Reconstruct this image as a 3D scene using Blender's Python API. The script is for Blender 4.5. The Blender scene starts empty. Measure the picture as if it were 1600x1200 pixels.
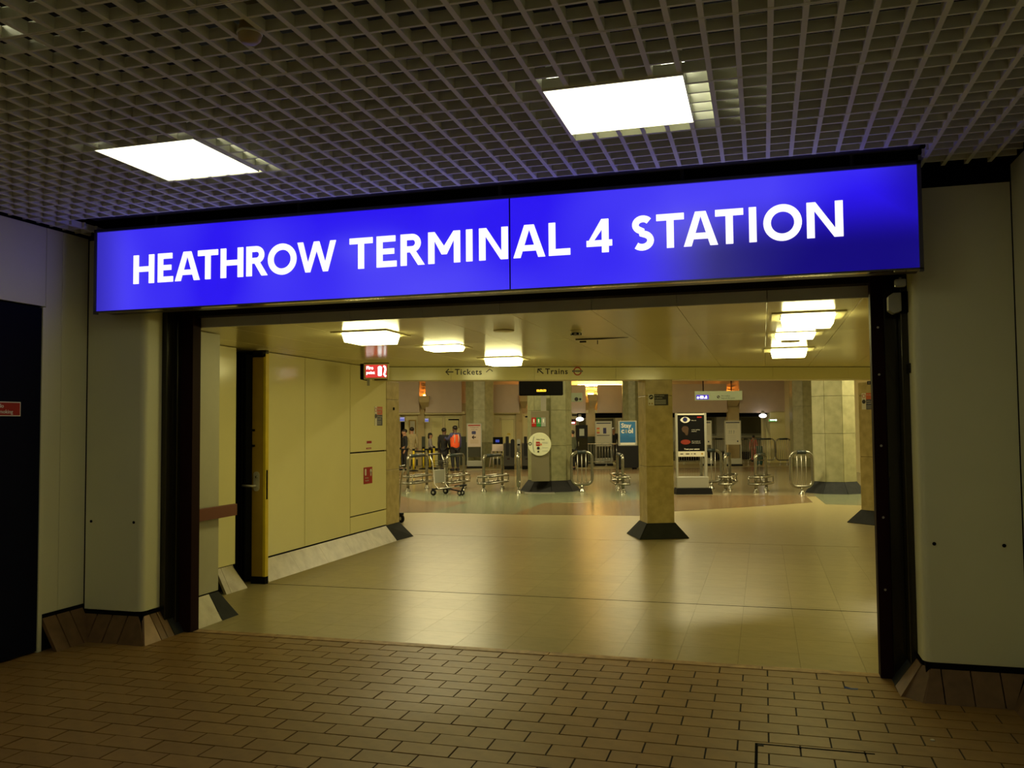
import bpy, math, random
from mathutils import Vector, Matrix
random.seed(7)
R = math.radians
PI = math.pi
S = bpy.context.scene
COL = S.collection

# ---------------------------------------------------------------- camera
F, H = 1362.14, 1.6                      # focal length in pixels of the 1600 px frame, eye height
YAW, PIT, ROL = -0.27954232, 0.0471655, 0.00866081
fwd = Vector((math.sin(YAW)*math.cos(PIT), math.cos(YAW)*math.cos(PIT), math.sin(PIT)))
r0 = Vector((math.cos(YAW), -math.sin(YAW), 0)); d0 = fwd.cross(r0)
rgt = math.cos(ROL)*r0 + math.sin(ROL)*d0
dwn = -math.sin(ROL)*r0 + math.cos(ROL)*d0
cam = bpy.data.cameras.new('camera'); cam.sensor_width = 36; cam.lens = F*36/1600
cam.clip_start = 0.05; cam.clip_end = 200
co = bpy.data.objects.new('camera', cam); COL.objects.link(co)
m = Matrix((( rgt.x, -dwn.x, -fwd.x, 0), (rgt.y, -dwn.y, -fwd.y, 0), (rgt.z, -dwn.z, -fwd.z, H), (0, 0, 0, 1)))
co.matrix_world = m
S.camera = co
ROT = -YAW                               # the far concourse faces the entrance square on: its axes are turned by this

# ---------------------------------------------------------------- world, exposure
w = bpy.data.worlds.new('world'); S.world = w; w.use_nodes = True
w.node_tree.nodes['Background'].inputs[0].default_value = (.02, .02, .015, 1)
w.node_tree.nodes['Background'].inputs[1].default_value = .1
S.view_settings.view_transform = 'Standard'; S.view_settings.look = 'None'
S.view_settings.exposure = 0.0; S.view_settings.gamma = 1.0; S.view_settings.use_curve_mapping = False

FRONT_L, HALL_L = 3.3, 15.5             # luminance of the ceiling panels
FRONT_C, HALL_C = (1, .96, .60), (1, .90, .36)

def area(name, loc, size, sizey, power, colr, rotz=0):
    l = bpy.data.lights.new(name, 'AREA'); l.shape = 'RECTANGLE'; l.size = size; l.size_y = sizey
    l.energy = power if loc[0] < 3.5 else power*.4; l.color = colr
    o = bpy.data.objects.new(name, l); COL.objects.link(o); o.location = loc; o.rotation_euler = (0, 0, rotz)
    return o

def at(px, py, D):                       # point at depth D seen at that place of the 1600x1200 photo
    return Vector((0, 0, H)) + (fwd + rgt*((px-800)/F) + dwn*((py-600)/F))*D
def fl(px, py):                          # floor point
    v = fwd + rgt*((px-800)/F) + dwn*((py-600)/F)
    return Vector((0, 0, H)) + v*(-H/v.z)
def Z(px, py, D): return H + (664.3-.00866*(px-800)-py)/F*D
def U(px, p0, D): return (px-p0)/F*D
def seen(p):
    q = Vector(p)-Vector((0, 0, H)); d = q.dot(fwd)
    if d < .1: return None
    return 800+F*q.dot(rgt)/d, 600+F*q.dot(dwn)/d

for i, (u_, v_) in enumerate([(-8, 19), (-2, 19), (4, 18), (9, 19), (-8, 27), (-2, 27), (4, 27), (3, 38.2)]):  # unseen area lights added to brighten the concourse and platform
    c_, s_ = math.cos(ROT), math.sin(ROT)
    area('concourse_fill', (u_*c_-v_*s_, u_*s_+v_*c_, 4.25), 2.4, .5, 230, (1, .87, .48), ROT)

# ---------------------------------------------------------------- materials
def mat(name, c, rough=.5, metal=0, var=.0, scale=6, c2=None, bump=0, spec=.5, stretch=None, em=None, es=0, coat=0):
    m = bpy.data.materials.new(name); m.use_nodes = True
    n, l = m.node_tree.nodes, m.node_tree.links
    b = n['Principled BSDF']
    b.inputs['Base Color'].default_value = (*c, 1); b.inputs['Roughness'].default_value = rough
    b.inputs['Metallic'].default_value = metal; b.inputs['Specular IOR Level'].default_value = spec
    if coat: b.inputs['Coat Weight'].default_value = coat; b.inputs['Coat Roughness'].default_value = .06
    if em:
        b.inputs['Emission Color'].default_value = (*em, 1); b.inputs['Emission Strength'].default_value = es
    if var or c2 or bump:
        tc = n.new('ShaderNodeTexCoord'); mp = n.new('ShaderNodeMapping'); l.new(tc.outputs['Object'], mp.inputs[0])
        if stretch: mp.inputs['Scale'].default_value = stretch
        nz = n.new('ShaderNodeTexNoise'); nz.inputs['Scale'].default_value = scale; nz.inputs['Detail'].default_value = 5
        l.new(mp.outputs[0], nz.inputs['Vector'])
        if var or c2:
            rp = n.new('ShaderNodeMapRange'); rp.inputs[1].default_value = .35; rp.inputs[2].default_value = .65
            l.new(nz.outputs[0], rp.inputs[0])
            mx = n.new('ShaderNodeMix'); mx.data_type = 'RGBA'
            k = c2 or tuple(x*(1-var) for x in c)
            mx.inputs[6].default_value = (*c, 1); mx.inputs[7].default_value = (*k, 1)
            l.new(rp.outputs[0], mx.inputs[0]); l.new(mx.outputs[2], b.inputs['Base Color'])
        if bump:
            bp = n.new('ShaderNodeBump'); bp.inputs['Strength'].default_value = bump; bp.inputs['Distance'].default_value = .01
            l.new(nz.outputs[0], bp.inputs['Height']); l.new(bp.outputs[0], b.inputs['Normal'])
    return m
def glow(name, c, s):
    m = bpy.data.materials.new(name); m.use_nodes = True
    n = m.node_tree.nodes; n.remove(n['Principled BSDF'])
    e = n.new('ShaderNodeEmission'); e.inputs[0].default_value = (*c, 1); e.inputs[1].default_value = s
    m.node_tree.links.new(e.outputs[0], n['Material Output'].inputs[0])
    return m
def tile_mat():
    m = mat('quarry_tile', (.27, .155, .045), .45, var=.22, scale=9, bump=.04)
    n, l = m.node_tree.nodes, m.node_tree.links
    b = n['Principled BSDF']; src = b.inputs['Base Color'].links[0].from_socket
    oi = n.new('ShaderNodeObjectInfo'); mr = n.new('ShaderNodeMapRange'); mr.inputs[3].default_value = .93; mr.inputs[4].default_value = 1.06
    l.new(oi.outputs['Random'], mr.inputs[0])
    hs = n.new('ShaderNodeHueSaturation'); l.new(mr.outputs[0], hs.inputs['Value']); l.new(src, hs.inputs['Color'])
    l.new(hs.outputs[0], b.inputs['Base Color'])
    return m
def vinyl_mat(name, c, c2, rough=.2):
    m = mat(name, c, rough, c2=c2, scale=7, stretch=(1, 1.8, 1), spec=.26)
    n, l = m.node_tree.nodes, m.node_tree.links
    b = n['Principled BSDF']; src = b.inputs['Base Color'].links[0].from_socket
    oi = n.new('ShaderNodeObjectInfo'); mr = n.new('ShaderNodeMapRange'); mr.inputs[3].default_value = .93; mr.inputs[4].default_value = 1.05
    l.new(oi.outputs['Random'], mr.inputs[0])
    # scuffs: short dark scratches
    tc = n.new('ShaderNodeTexCoord'); mp = n.new('ShaderNodeMapping'); mp.inputs['Scale'].default_value = (3, 14, 1); l.new(tc.outputs['Object'], mp.inputs[0])
    nz = n.new('ShaderNodeTexNoise'); nz.inputs['Scale'].default_value = 4; nz.inputs['Detail'].default_value = 6; l.new(mp.outputs[0], nz.inputs['Vector'])
    sc = n.new('ShaderNodeMapRange'); sc.inputs[1].default_value = .63; sc.inputs[2].default_value = .74; sc.inputs[3].default_value = 1; sc.inputs[4].default_value = .55
    l.new(nz.outputs[0], sc.inputs[0])
    mu = n.new('ShaderNodeMath'); mu.operation = 'MULTIPLY'; l.new(mr.outputs[0], mu.inputs[0]); l.new(sc.outputs[0], mu.inputs[1])
    hs = n.new('ShaderNodeHueSaturation'); l.new(mu.outputs[0], hs.inputs['Value']); l.new(src, hs.inputs['Color'])
    l.new(hs.outputs[0], b.inputs['Base Color'])
    return m

M = {}
M['panel'] = mat('white_enamel_panel', (.72, .71, .46), .5, var=.05, scale=1.5)
M['gap'] = mat('black_gap', (.006, .006, .006), .95, spec=.05)
M['void'] = mat('void_paint', (.012, .012, .01), .95)
M['slat'] = mat('grey_lattice', (.78, .79, .64), .55, var=.06, scale=3)
M['tile'] = tile_mat()
M['grout'] = mat('dark_grout', (.022, .015, .009), .85, var=.3, scale=30)
M['skirt_tile'] = mat('skirting_tile', (.18, .098, .040), .5, var=.3, scale=12)
M['skirt_pale'] = mat('skirting_tile_pale', (.42, .27, .15), .5, var=.25, scale=12)
M['maroon'] = mat('maroon_paint', (.015, .0025, .003), .7, spec=.12)
M['headsteel'] = mat('dark_head_steel', (.010, .005, .005), .6, spec=.2)
M['satin'] = mat('satin_chrome', (.62, .60, .50), .35, .4)
M['blackmetal'] = mat('black_gloss_metal', (.035, .032, .02), .16, .6)
M['navy'] = mat('navy_door', (.003, .0035, .012), .8, spec=.08)
M['steel'] = mat('brushed_steel', (.55, .53, .46), .35, .75)
M['soffit'] = mat('satin_soffit', (.62, .55, .36), .12, .75)
M['signcase'] = mat('sign_case', (.10, .10, .11), .35, .5)
M['white'] = mat('white_plastic', (.75, .75, .70), .4)
M['cream'] = mat('cream_enamel', (.81, .76, .39), .18, var=.03, scale=2, spec=.55)
M['creamdull'] = mat('cream_paint', (.70, .63, .34), .5, var=.05, scale=2)
M['ceil'] = mat('cream_ceiling_metal', (.80, .72, .39), .19, var=.04, scale=1.2, spec=.6)
M['fascia'] = mat('grey_fascia', (.78, .78, .70), .5, var=.05, scale=3)
M['greypanel'] = mat('grey_laminate', (.46, .45, .33), .4, var=.04, scale=8)
M['slate'] = mat('slate_skirting', (.030, .033, .034), .75, var=.2, scale=10, spec=.12)
M['marble'] = mat('cream_marble', (.46, .41, .25), .35, c2=(.34, .29, .165), scale=7)
M['travertine'] = mat('travertine', (.56, .46, .20), .32, c2=(.43, .34, .13), scale=9)
M['pale_marble'] = mat('pale_green_marble', (.40, .385, .225), .35, c2=(.31, .31, .175), scale=6)
M['green_marble'] = mat('green_marble', (.27, .265, .14), .35, c2=(.20, .20, .10), scale=8)
M['brown_rail'] = mat('brown_rail', (.16, .045, .028), .5)
M['yellow'] = mat('yellow_post_paint', (.72, .54, .02), .4, var=.15, scale=5)
M['ochre'] = mat('ochre_post_paint', (.40, .26, .03), .4, var=.15, scale=5)
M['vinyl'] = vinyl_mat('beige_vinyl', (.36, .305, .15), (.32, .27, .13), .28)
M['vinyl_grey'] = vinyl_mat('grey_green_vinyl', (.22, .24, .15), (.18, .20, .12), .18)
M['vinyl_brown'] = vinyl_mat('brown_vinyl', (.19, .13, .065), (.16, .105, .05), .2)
M['thresh'] = mat('worn_threshold', (.42, .27, .12), .5, c2=(.24, .14, .06), scale=14)
M['red'] = mat('sign_red', (.34, .016, .010), .6, spec=.2)
M['orange'] = mat('sign_orange_red', (.60, .12, .03), .4)
M['signblue'] = mat('sign_navy', (.02, .03, .08), .4)
M['signwhite'] = mat('sign_white', (.72, .70, .60), .4)
M['ink'] = mat('black_ink', (.012, .010, .012), .5)
M['green'] = mat('sign_green', (.02, .22, .05), .4)
M['silver'] = mat('sign_silver', (.35, .38, .33), .35, .3)
M['roundel_red'] = mat('roundel_red', (.50, .05, .02), .4)
M['chrome'] = mat('polished_tube', (.30, .29, .23), .22, .8)
M['rubber'] = mat('black_rubber', (.010, .010, .010), .7, spec=.2)
M['greygrip'] = mat('dark_grip', (.02, .03, .03), .45)
M['pink'] = mat('pinkish_cladding', (.60, .49, .41), .45, var=.04, scale=4)
M['farwall'] = mat('far_wall_render', (.55, .44, .22), .6, var=.1, scale=3)
M['dado'] = mat('dark_green_dado', (.05, .06, .04), .4)
M['boardgrey'] = mat('board_frame_grey', (.42, .42, .36), .35, .4)
M['poster_black'] = mat('poster_black', (.006, .006, .006), .5, spec=.12)
M['poster_blue'] = mat('poster_blue', (.03, .17, .40), .35)
M['poster_blue2'] = mat('poster_mid_blue', (.02, .13, .32), .35)
M['poster_pale'] = mat('poster_pale', (.62, .60, .48), .4)
M['glassdark'] = mat('dark_glass', (.06, .06, .045), .08, spec=.6)
M['train'] = mat('train_body', (.20, .21, .17), .35, .2)
M['trainred'] = mat('train_red', (.4, .05, .03), .4)
M['skin'] = mat('skin', (.42, .22, .13), .5)
M['skin2'] = mat('dark_skin', (.14, .07, .04), .5)
M['hair'] = mat('black_hair', (.012, .009, .007), .5)
M['hairgrey'] = mat('grey_hair', (.28, .25, .22), .5)
M['cl_black'] = mat('black_cloth', (.012, .012, .014), .8)
M['cl_beige'] = mat('beige_cloth', (.42, .34, .18), .8, var=.2, scale=20)
M['cl_grey'] = mat('grey_cloth', (.32, .29, .29), .8)
M['cl_hivis'] = mat('orange_hi_vis', (.85, .10, .02), .6)
M['cl_strip'] = mat('reflective_strip', (.65, .60, .48), .4)
M['cl_blue'] = mat('blue_cloth', (.06, .06, .16), .8)
M['cl_olive'] = mat('olive_cloth', (.09, .10, .06), .8)
M['cl_coral'] = mat('coral_cloth', (.55, .12, .09), .8)
M['cl_teal'] = mat('teal_panel', (.05, .14, .14), .5)
M['front_glow'] = glow('front_panel_glow', FRONT_C, FRONT_L)
M['clip_glow'] = glow('clip_glint_glow', (1, .97, .7), 4.5)
M['slot_glow'] = glow('side_slot_glow', (1, .97, .7), 11)
M['hall_glow'] = glow('hall_diffuser_glow', HALL_C, HALL_L)
M['letter_glow'] = glow('letter_glow', (1, .95, .98), 1.25)
M['red_glow'] = glow('fire_sign_glow', (.75, .05, .04), 1.0)
M['white_glow'] = glow('white_glow', (1, .97, .9), 2.2)
M['globe_glow'] = glow('globe_glow', (1, .93, .85), 4.0)
M['green_glow'] = glow('green_glow', (.05, .45, .08), 1.0)
M['amber_glow'] = glow('amber_led_glow', (1, .55, .03), 3.0)
M['violet_glow'] = glow('violet_box_glow', (.10, .06, .55), 1.0)
M['screen_glow'] = glow('screen_glow', (.28, .27, .55), 1.0)
M['screen_blue'] = glow('screen_blue_glow', (.05, .07, .35), 1.0)
M['uplight_o'] = glow('sodium_uplight_glow', (1, .30, .04), 90)
M['uplight_y'] = glow('warm_uplight_glow', (1, .62, .16), 110)

def sign_face():
    m = bpy.data.materials.new('backlit_blue_acrylic'); m.use_nodes = True
    n, l = m.node_tree.nodes, m.node_tree.links
    b = n['Principled BSDF']; b.inputs['Base Color'].default_value = (.01, .006, .10, 1); b.inputs['Roughness'].default_value = .25
    g = n.new('ShaderNodeTexCoord'); sx = n.new('ShaderNodeSeparateXYZ'); l.new(g.outputs['Object'], sx.inputs[0])
    # the tube at the lower end of the second panel is out: less light comes through there
    ex = n.new('ShaderNodeMapRange'); ex.interpolation_type = 'SMOOTHSTEP'
    ex.inputs[1].default_value = 1.20; ex.inputs[2].default_value = 1.75; l.new(sx.outputs[0], ex.inputs[0])
    ez = n.new('ShaderNodeMapRange'); ez.interpolation_type = 'SMOOTHSTEP'
    ez.inputs[1].default_value = .22; ez.inputs[2].default_value = -.16; l.new(sx.outputs[2], ez.inputs[0])
    dk = n.new('ShaderNodeMath'); dk.operation = 'MULTIPLY'; l.new(ex.outputs[0], dk.inputs[0]); l.new(ez.outputs[0], dk.inputs[1])
    # ends of the tubes
    ab = n.new('ShaderNodeMath'); ab.operation = 'ABSOLUTE'; l.new(sx.outputs[0], ab.inputs[0])
    en = n.new('ShaderNodeMapRange'); en.interpolation_type = 'SMOOTHSTEP'
    en.inputs[1].default_value = 2.52; en.inputs[2].default_value = 2.86; en.inputs[4].default_value = .62; l.new(ab.outputs[0], en.inputs[0])
    mxx = n.new('ShaderNodeMath'); mxx.operation = 'MAXIMUM'; l.new(dk.outputs[0], mxx.inputs[0]); l.new(en.outputs[0], mxx.inputs[1])
    st = n.new('ShaderNodeMapRange'); st.inputs[3].default_value = .92; st.inputs[4].default_value = .20; l.new(mxx.outputs[0], st.inputs[0])
    nz = n.new('ShaderNodeTexNoise'); nz.inputs['Scale'].default_value = .9; nz.inputs['Detail'].default_value = 1; l.new(g.outputs['Object'], nz.inputs['Vector'])
    nr = n.new('ShaderNodeMapRange'); nr.inputs[1].default_value = .42; nr.inputs[2].default_value = .66; l.new(nz.outputs[0], nr.inputs[0])
    mx = n.new('ShaderNodeMix'); mx.data_type = 'RGBA'
    mx.inputs[6].default_value = (.026, .009, .95, 1); mx.inputs[7].default_value = (.075, .055, 1.0, 1)
    l.new(nr.outputs[0], mx.inputs[0])
    l.new(mx.outputs[2], b.inputs['Emission Color']); l.new(st.outputs[0], b.inputs['Emission Strength'])
    return m
M['sign_face'] = sign_face()

# ---------------------------------------------------------------- mesh helpers
class MB:
    def __init__(s): s.v = []; s.f = []; s.sm = []
    def add(s, vs, fs, smooth=False, T=None):
        b = len(s.v)
        s.v += [tuple(T @ Vector(p)) if T else tuple(p) for p in vs]
        s.f += [tuple(i+b for i in f) for f in fs]; s.sm += [smooth]*len(fs)
        return s
    def box(s, x0, x1, y0, y1, z0, z1, T=None):
        return s.add([(x0,y0,z0),(x1,y0,z0),(x1,y1,z0),(x0,y1,z0),(x0,y0,z1),(x1,y0,z1),(x1,y1,z1),(x0,y1,z1)],
              [(0,3,2,1),(4,5,6,7),(0,1,5,4),(1,2,6,5),(2,3,7,6),(3,0,4,7)], False, T)
    def prism(s, poly, a, b, axis='y', T=None):
        # polygon in the plane square to the axis, extruded from a to b
        n = len(poly)
        def P(p, h):
            return (p[0], h, p[1]) if axis == 'y' else ((h, p[0], p[1]) if axis == 'x' else (p[0], p[1], h))
        vs = [P(p, a) for p in poly]+[P(p, b) for p in poly]
        return s.add(vs, [tuple(range(n)), tuple(range(2*n-1, n-1, -1))]+[(i, i+n, (i+1) % n+n, (i+1) % n) for i in range(n)], False, T)
    def ring(s, outer, inner, a, b, T=None):   # outline with a hole, same point count, in xz, extruded along y
        n = len(outer)
        vs = [(p[0], a, p[1]) for p in outer]+[(p[0], a, p[1]) for p in inner]+[(p[0], b, p[1]) for p in outer]+[(p[0], b, p[1]) for p in inner]
        fs = []
        for i in range(n):
            j = (i+1) % n
            fs += [(i, j, n+j, n+i), (2*n+i, 3*n+i, 3*n+j, 2*n+j), (i, 2*n+i, 2*n+j, j), (n+i, n+j, 3*n+j, 3*n+i)]
        return s.add(vs, fs, False, T)
    def tube(s, pts, r, n=8, closed=False, T=None):
        pts = [Vector(p) for p in pts]; k = len(pts)
        rs = r if isinstance(r, (list, tuple)) else [r]*k
        vs = []; prev = None
        for i, p in enumerate(pts):
            a = pts[(i-1) % k] if (closed or i > 0) else p
            b = pts[(i+1) % k] if (closed or i < k-1) else p
            t = (b-a).normalized()
            if prev is None:
                u = t.orthogonal().normalized()
            else:
                u = (prev - t*prev.dot(t)).normalized()
            prev = u; w = t.cross(u)
            for j in range(n):
                q = 2*PI*j/n
                vs.append(p+(u*math.cos(q)+w*math.sin(q))*rs[i])
        fs = []
        for i in range(k if closed else k-1):
            i2 = (i+1) % k
            for j in range(n):
                j2 = (j+1) % n
                fs.append((i*n+j, i*n+j2, i2*n+j2, i2*n+j))
        s.add(vs, fs, True, T)
        if not closed:
            b = len(s.v)-len(vs)
            s.f += [tuple(b+j for j in reversed(range(n))), tuple(b+(k-1)*n+j for j in range(n))]; s.sm += [False, False]
        return s
    def lathe(s, prof, n=20, T=None, smooth=True):   # profile of (r, z)
        vs = []; k = len(prof)
        for r, z in prof:
            for j in range(n):
                q = 2*PI*j/n; vs.append((r*math.cos(q), r*math.sin(q), z))
        fs = []
        for i in range(k-1):
            for j in range(n):
                j2 = (j+1) % n; fs.append((i*n+j, i*n+j2, (i+1)*n+j2, (i+1)*n+j))
        s.add(vs, fs, smooth, T)
        b = len(s.v)-len(vs)
        s.f += [tuple(b+j for j in reversed(range(n))), tuple(b+(k-1)*n+j for j in range(n))]; s.sm += [False, False]
        return s
    def ball(s, c, r, sx=1, sy=1, sz=1, n=12, k=8):
        vs = []; fs = []
        for i in range(k+1):
            a = PI*i/k
            for j in range(n):
                q = 2*PI*j/n
                vs.append((c[0]+r*sx*math.sin(a)*math.cos(q), c[1]+r*sy*math.sin(a)*math.sin(q), c[2]+r*sz*math.cos(a)))
        for i in range(k):
            for j in range(n):
                j2 = (j+1) % n; fs.append((i*n+j, (i+1)*n+j, (i+1)*n+j2, i*n+j2))
        return s.add(vs, fs, True)
    def mesh(s, name, m):
        me = bpy.data.meshes.new(name); me.from_pydata(s.v, [], s.f); me.update()
        me.polygons.foreach_set('use_smooth', s.sm)
        if m: me.materials.append(m)
        return me
    def build(s, name, m, parent=None, loc=(0, 0, 0), rotz=0, bevel=0, seg=2):
        me = s.mesh(name, m)
        o = bpy.data.objects.new(name, me); COL.objects.link(o)
        o.location = loc; o.rotation_euler = (0, 0, rotz)
        if parent: o.parent = parent
        if bevel:
            md = o.modifiers.new('bevel', 'BEVEL'); md.width = bevel; md.segments = seg; md.limit_method = 'ANGLE'; md.angle_limit = R(40)
        return o
def put(name, me, parent=None, loc=(0, 0, 0), rot=(0, 0, 0)):
    o = bpy.data.objects.new(name, me); COL.objects.link(o); o.location = loc; o.rotation_euler = rot
    if parent: o.parent = parent
    return o
def BX(name, m, parent, x0, x1, y0, y1, z0, z1, bevel=0, **k):
    return MB().box(x0, x1, y0, y1, z0, z1).build(name, m, parent, bevel=bevel, **k)
def thing(name, label, cat, loc=(0, 0, 0), rotz=0, group=None):
    o = bpy.data.objects.new(name, None); COL.objects.link(o); o.empty_display_size = .1
    o.location = loc; o.rotation_euler = (0, 0, rotz); o['label'] = label; o['category'] = cat
    if group: o['group'] = group
    return o
def tag(o, label, cat, group=None):
    o['label'] = label; o['category'] = cat
    if group: o['group'] = group
    return o
def struct(o): o['kind'] = 'structure'; return o
def frame(name, loc=(0, 0, 0), rotz=0):    # an Empty that carries the pieces of one part of the setting
    o = bpy.data.objects.new(name, None); COL.objects.link(o); o.location = loc; o.rotation_euler = (0, 0, rotz)
    o['kind'] = 'structure'; return o
def copy_tree(o, parent=None):
    c = o.copy(); COL.objects.link(c); c.parent = parent
    for ch in list(o.children): copy_tree(ch, c)
    return c
def circ(cx, cz, r, n=24, ry=None, a0=0): return [(cx+r*math.cos(a0+2*PI*i/n), cz+(ry or r)*math.sin(a0+2*PI*i/n)) for i in range(n)]
def rrect(x0, x1, z0, z1, r, n=5):
    o = []
    for cx, cz, a in ((x1-r, z1-r, 0), (x0+r, z1-r, 90), (x0+r, z0+r, 180), (x1-r, z0+r, 270)):
        for i in range(n+1):
            q = R(a+90*i/n); o.append((cx+r*math.cos(q), cz+r*math.sin(q)))
    return o
def text(name, body, capheight, m, parent, loc, align='LEFT', bold=0, rot=(PI/2, 0, 0), spacing=1.0):
    c = bpy.data.curves.new(name, 'FONT'); c.body = body; c.size = capheight/.70; c.align_x = align
    c.extrude = .0008; c.offset = bold*capheight; c.space_character = spacing; c.resolution_u = 3
    t = bpy.data.objects.new(name+'_curve', c); COL.objects.link(t)
    dg = bpy.context.evaluated_depsgraph_get(); dg.update()
    me = bpy.data.meshes.new_from_object(t.evaluated_get(dg)); me.name = name
    bpy.data.objects.remove(t); me.materials.clear(); me.materials.append(m)
    return put(name, me, parent, loc, rot)

# ================================================================ FRONT LOBBY
XL, XR, YB, ZC = -5.05, 1.41, 5.6, 3.1       # wall faces and lattice height

# ---- floor: quarry tiles laid in stretcher rows
fo = MB().box(XL-.3, XR+.5, -4.2, 6.02, -.12, -.006).build('floor', M['grout']); struct(fo)
tw, td, jt = .298, .149, .009
me_tile = MB().box(0, tw-jt, 0, td-jt, -.012, 0).mesh('tile', M['tile'])
tiles = []
k = 0
y = 5.82
rows = [(5.82, .134)]
yy = 5.82
while yy > -4.0:
    rows.append((yy-td, td)); yy -= td
for k, (ry, rh) in enumerate(rows):
    off = (.149 if k % 2 == 0 else 0)
    x = -.155+off-tw*20
    while x < XR+.1:
        if x+tw > XL-.1:
            p = seen((x+.14, ry+.07, 0))
            d = math.hypot(x+.14, ry+.07)
            vis = p and -60 < p[0] < 1660 and 0 < p[1] < 1260
            tiles.append((0 if vis else 1, d, x, ry, rh))
        x += tw
tiles.sort()
rest = MB()
for i, (nv, d, x, ry, rh) in enumerate(tiles):
    dz = random.uniform(-.0012, .0006)
    if i < 299 and not nv:
        put('tile', me_tile, fo, (x+jt/2, ry+jt/2, dz))
    else:
        rest.box(x+jt/2, x+tw-jt/2, ry+jt/2, ry+rh-jt/2, -.012, dz)
o = rest.build('tile_field', M['tile'], fo); o['kind'] = 'stuff'

# ---- threshold strip
th = frame('trim_1')
for i in range(7):
    x0 = -4.34+i*.717
    BX('threshold_strip', M['thresh'], th, x0+.002, x0+.715, 5.962, 6.045, -.01, .004, bevel=.003)

# ---- walls
def wall_panels(name, faces, thick=.03):
    root = frame(name)
    return root
wl = frame('wall_left')
BX('wall_core', M['gap'], wl, XL-.25, XL-.035, -4.2, 5.9, 0, 3.6)
for y0, y1 in ((5.185, 5.34), (5.343, 5.598)):                       # between door and corner
    BX('panel', M['panel'], wl, XL-.035, XL, y0, y1, .255, 3.085, bevel=.003)
BX('panel', M['panel'], wl, XL-.035, XL, 3.98, 5.182, 2.50, 3.085, bevel=.003)  # over the door
for i in range(6):
    BX('panel', M['panel'], wl, XL-.035, XL, 3.977-1.2*(i+1)+.003, 3.977-1.2*i, .255, 3.085, bevel=.003)
wb = frame('wall_back')
for i in range(6):
    BX('panel', M['panel'], wb, XL+1.1*i, XL+1.1*i+1.097, -4.25, -4.2, 0, 3.6)
wr = frame('wall_right')
BX('wall_core', M['gap'], wr, XR+.035, XR+.25, -4.2, 5.9, 0, 3.6)
for i in range(8):
    BX('panel', M['panel'], wr, XR, XR+.035, YB-.004-1.2*(i+1)+.003, YB-.004-1.2*i, .21, 3.085, bevel=.003)
# piers either side of the opening
pf = frame('wall_front')
BX('wall_core', M['gap'], pf, XL-.2, -4.56, 5.64, 6.05, 0, 3.6)
BX('wall_core', M['gap'], pf, .91, XR+.2, 5.64, 6.05, 0, 3.6)
def pier_panel(x0, x1, side, name, ztop=2.985):     # front panel wrapping round the rounded arris into the opening
    r = .045; dep = .20
    pts = []
    if side > 0:   # arris at x1 (the pier on the window side of the door)
        out = [(x0, YB)]+[(x1-r+r*math.sin(R(a)), YB+r-r*math.cos(R(a))) for a in range(0, 91, 15)]+[(x1, YB+dep)]
        inn = [(x1-.03, YB+dep), (x1-.03, YB+.04), (x0, YB+.04)]
    else:
        out = [(x1, YB)]+[(x0+r-r*math.sin(R(a)), YB+r-r*math.cos(R(a))) for a in range(0, 91, 15)]+[(x0, YB+dep)]
        inn = [(x0+.03, YB+dep), (x0+.03, YB+.04), (x1, YB+.04)]
    o = MB().prism(out+inn, .205, ztop, 'z').build(name, M['panel'], pf)
    return o
pier_panel(XL+.008, -4.52, 1, 'panel', 3.07)
pier_panel(.87, 1.405, -1, 'panel')
for sx in ((-4.99, -4.60), (.945, 1.31)):
    for x in sx:
        MB().lathe([(.0105, 0), (.0105, .004)], 14, Matrix.Translation((x, YB, .888)) @ Matrix.Rotation(R(90), 4, 'X')).build('screw_hole', M['gap'], pf)
BX('key_plate', M['blackmetal'], pf, .862, .87, 5.735, 5.77, 1.895, 1.955)

# ---- dark steel guides in the reveals, maroon posts, head
gd = frame('trim_2')
BX('guide_channel', M['blackmetal'], gd, -4.56, -4.475, 5.80, 5.90, 0, 2.56, bevel=.004)
BX('guide_channel', M['blackmetal'], gd, -4.56, -4.452, 5.90, 6.04, 0, 2.56, bevel=.004)
BX('guide_channel', M['blackmetal'], gd, .83, .91, 5.80, 6.04, 0, 2.56, bevel=.004)
BX('guide_channel', M['blackmetal'], gd, .752, .83, 5.95, 6.04, 0, 2.56, bevel=.004)
fr_ = thing('door_frame', 'dark maroon steel frame with posts lining the wide station entrance', 'door frame', (-1.83, 5.98, 0))
def fpart(name, m, x0, x1, y0, y1, z0, z1, b=.004):
    return BX(name, m, fr_, x0+1.83, x1+1.83, y0-5.98, y1-5.98, z0, z1, bevel=b)
fpart('post', M['maroon'], -4.455, -4.345, 5.945, 6.05, 0, 2.575)
fpart('post', M['maroon'], .674, .752, 5.945, 6.05, 0, 2.575)
fpart('head', M['headsteel'], -4.345, .674, 5.945, 6.05, 2.486, 2.60)
for zz in (.55, 1.0, 1.45, 1.9, 2.2):
    MB().lathe([(.008, 0), (.006, .006)], 10, Matrix.Translation((.715+1.83, 5.945-5.98, zz)) @ Matrix.Rotation(R(90), 4, 'X')).build('bolt', M['steel'], fr_)

# ---- soffit above the opening and the lintel wall above it
sf = frame('trim_3')
for i in range(4):
    x0 = -4.52+i*1.3475
    BX('soffit_panel', M['soffit'], sf, x0+.002, x0+1.345, 5.66, 5.94, 2.60, 2.62)
BX('lintel', M['gap'], sf, -4.6, .95, 5.66, 6.0, 2.62, 3.6)
# fascia: front edge of the hall ceiling
fa = frame('trim_4')
xs = [-4.42, -3.63, -3.03, -2.43, -1.83, -1.15, -.555, .045, .69]
for a, b in zip(xs, xs[1:]):
    BX('fascia_panel', M['fascia'], fa, a+.002, b-.002, 6.06, 6.085, 2.41, 2.56)

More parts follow.
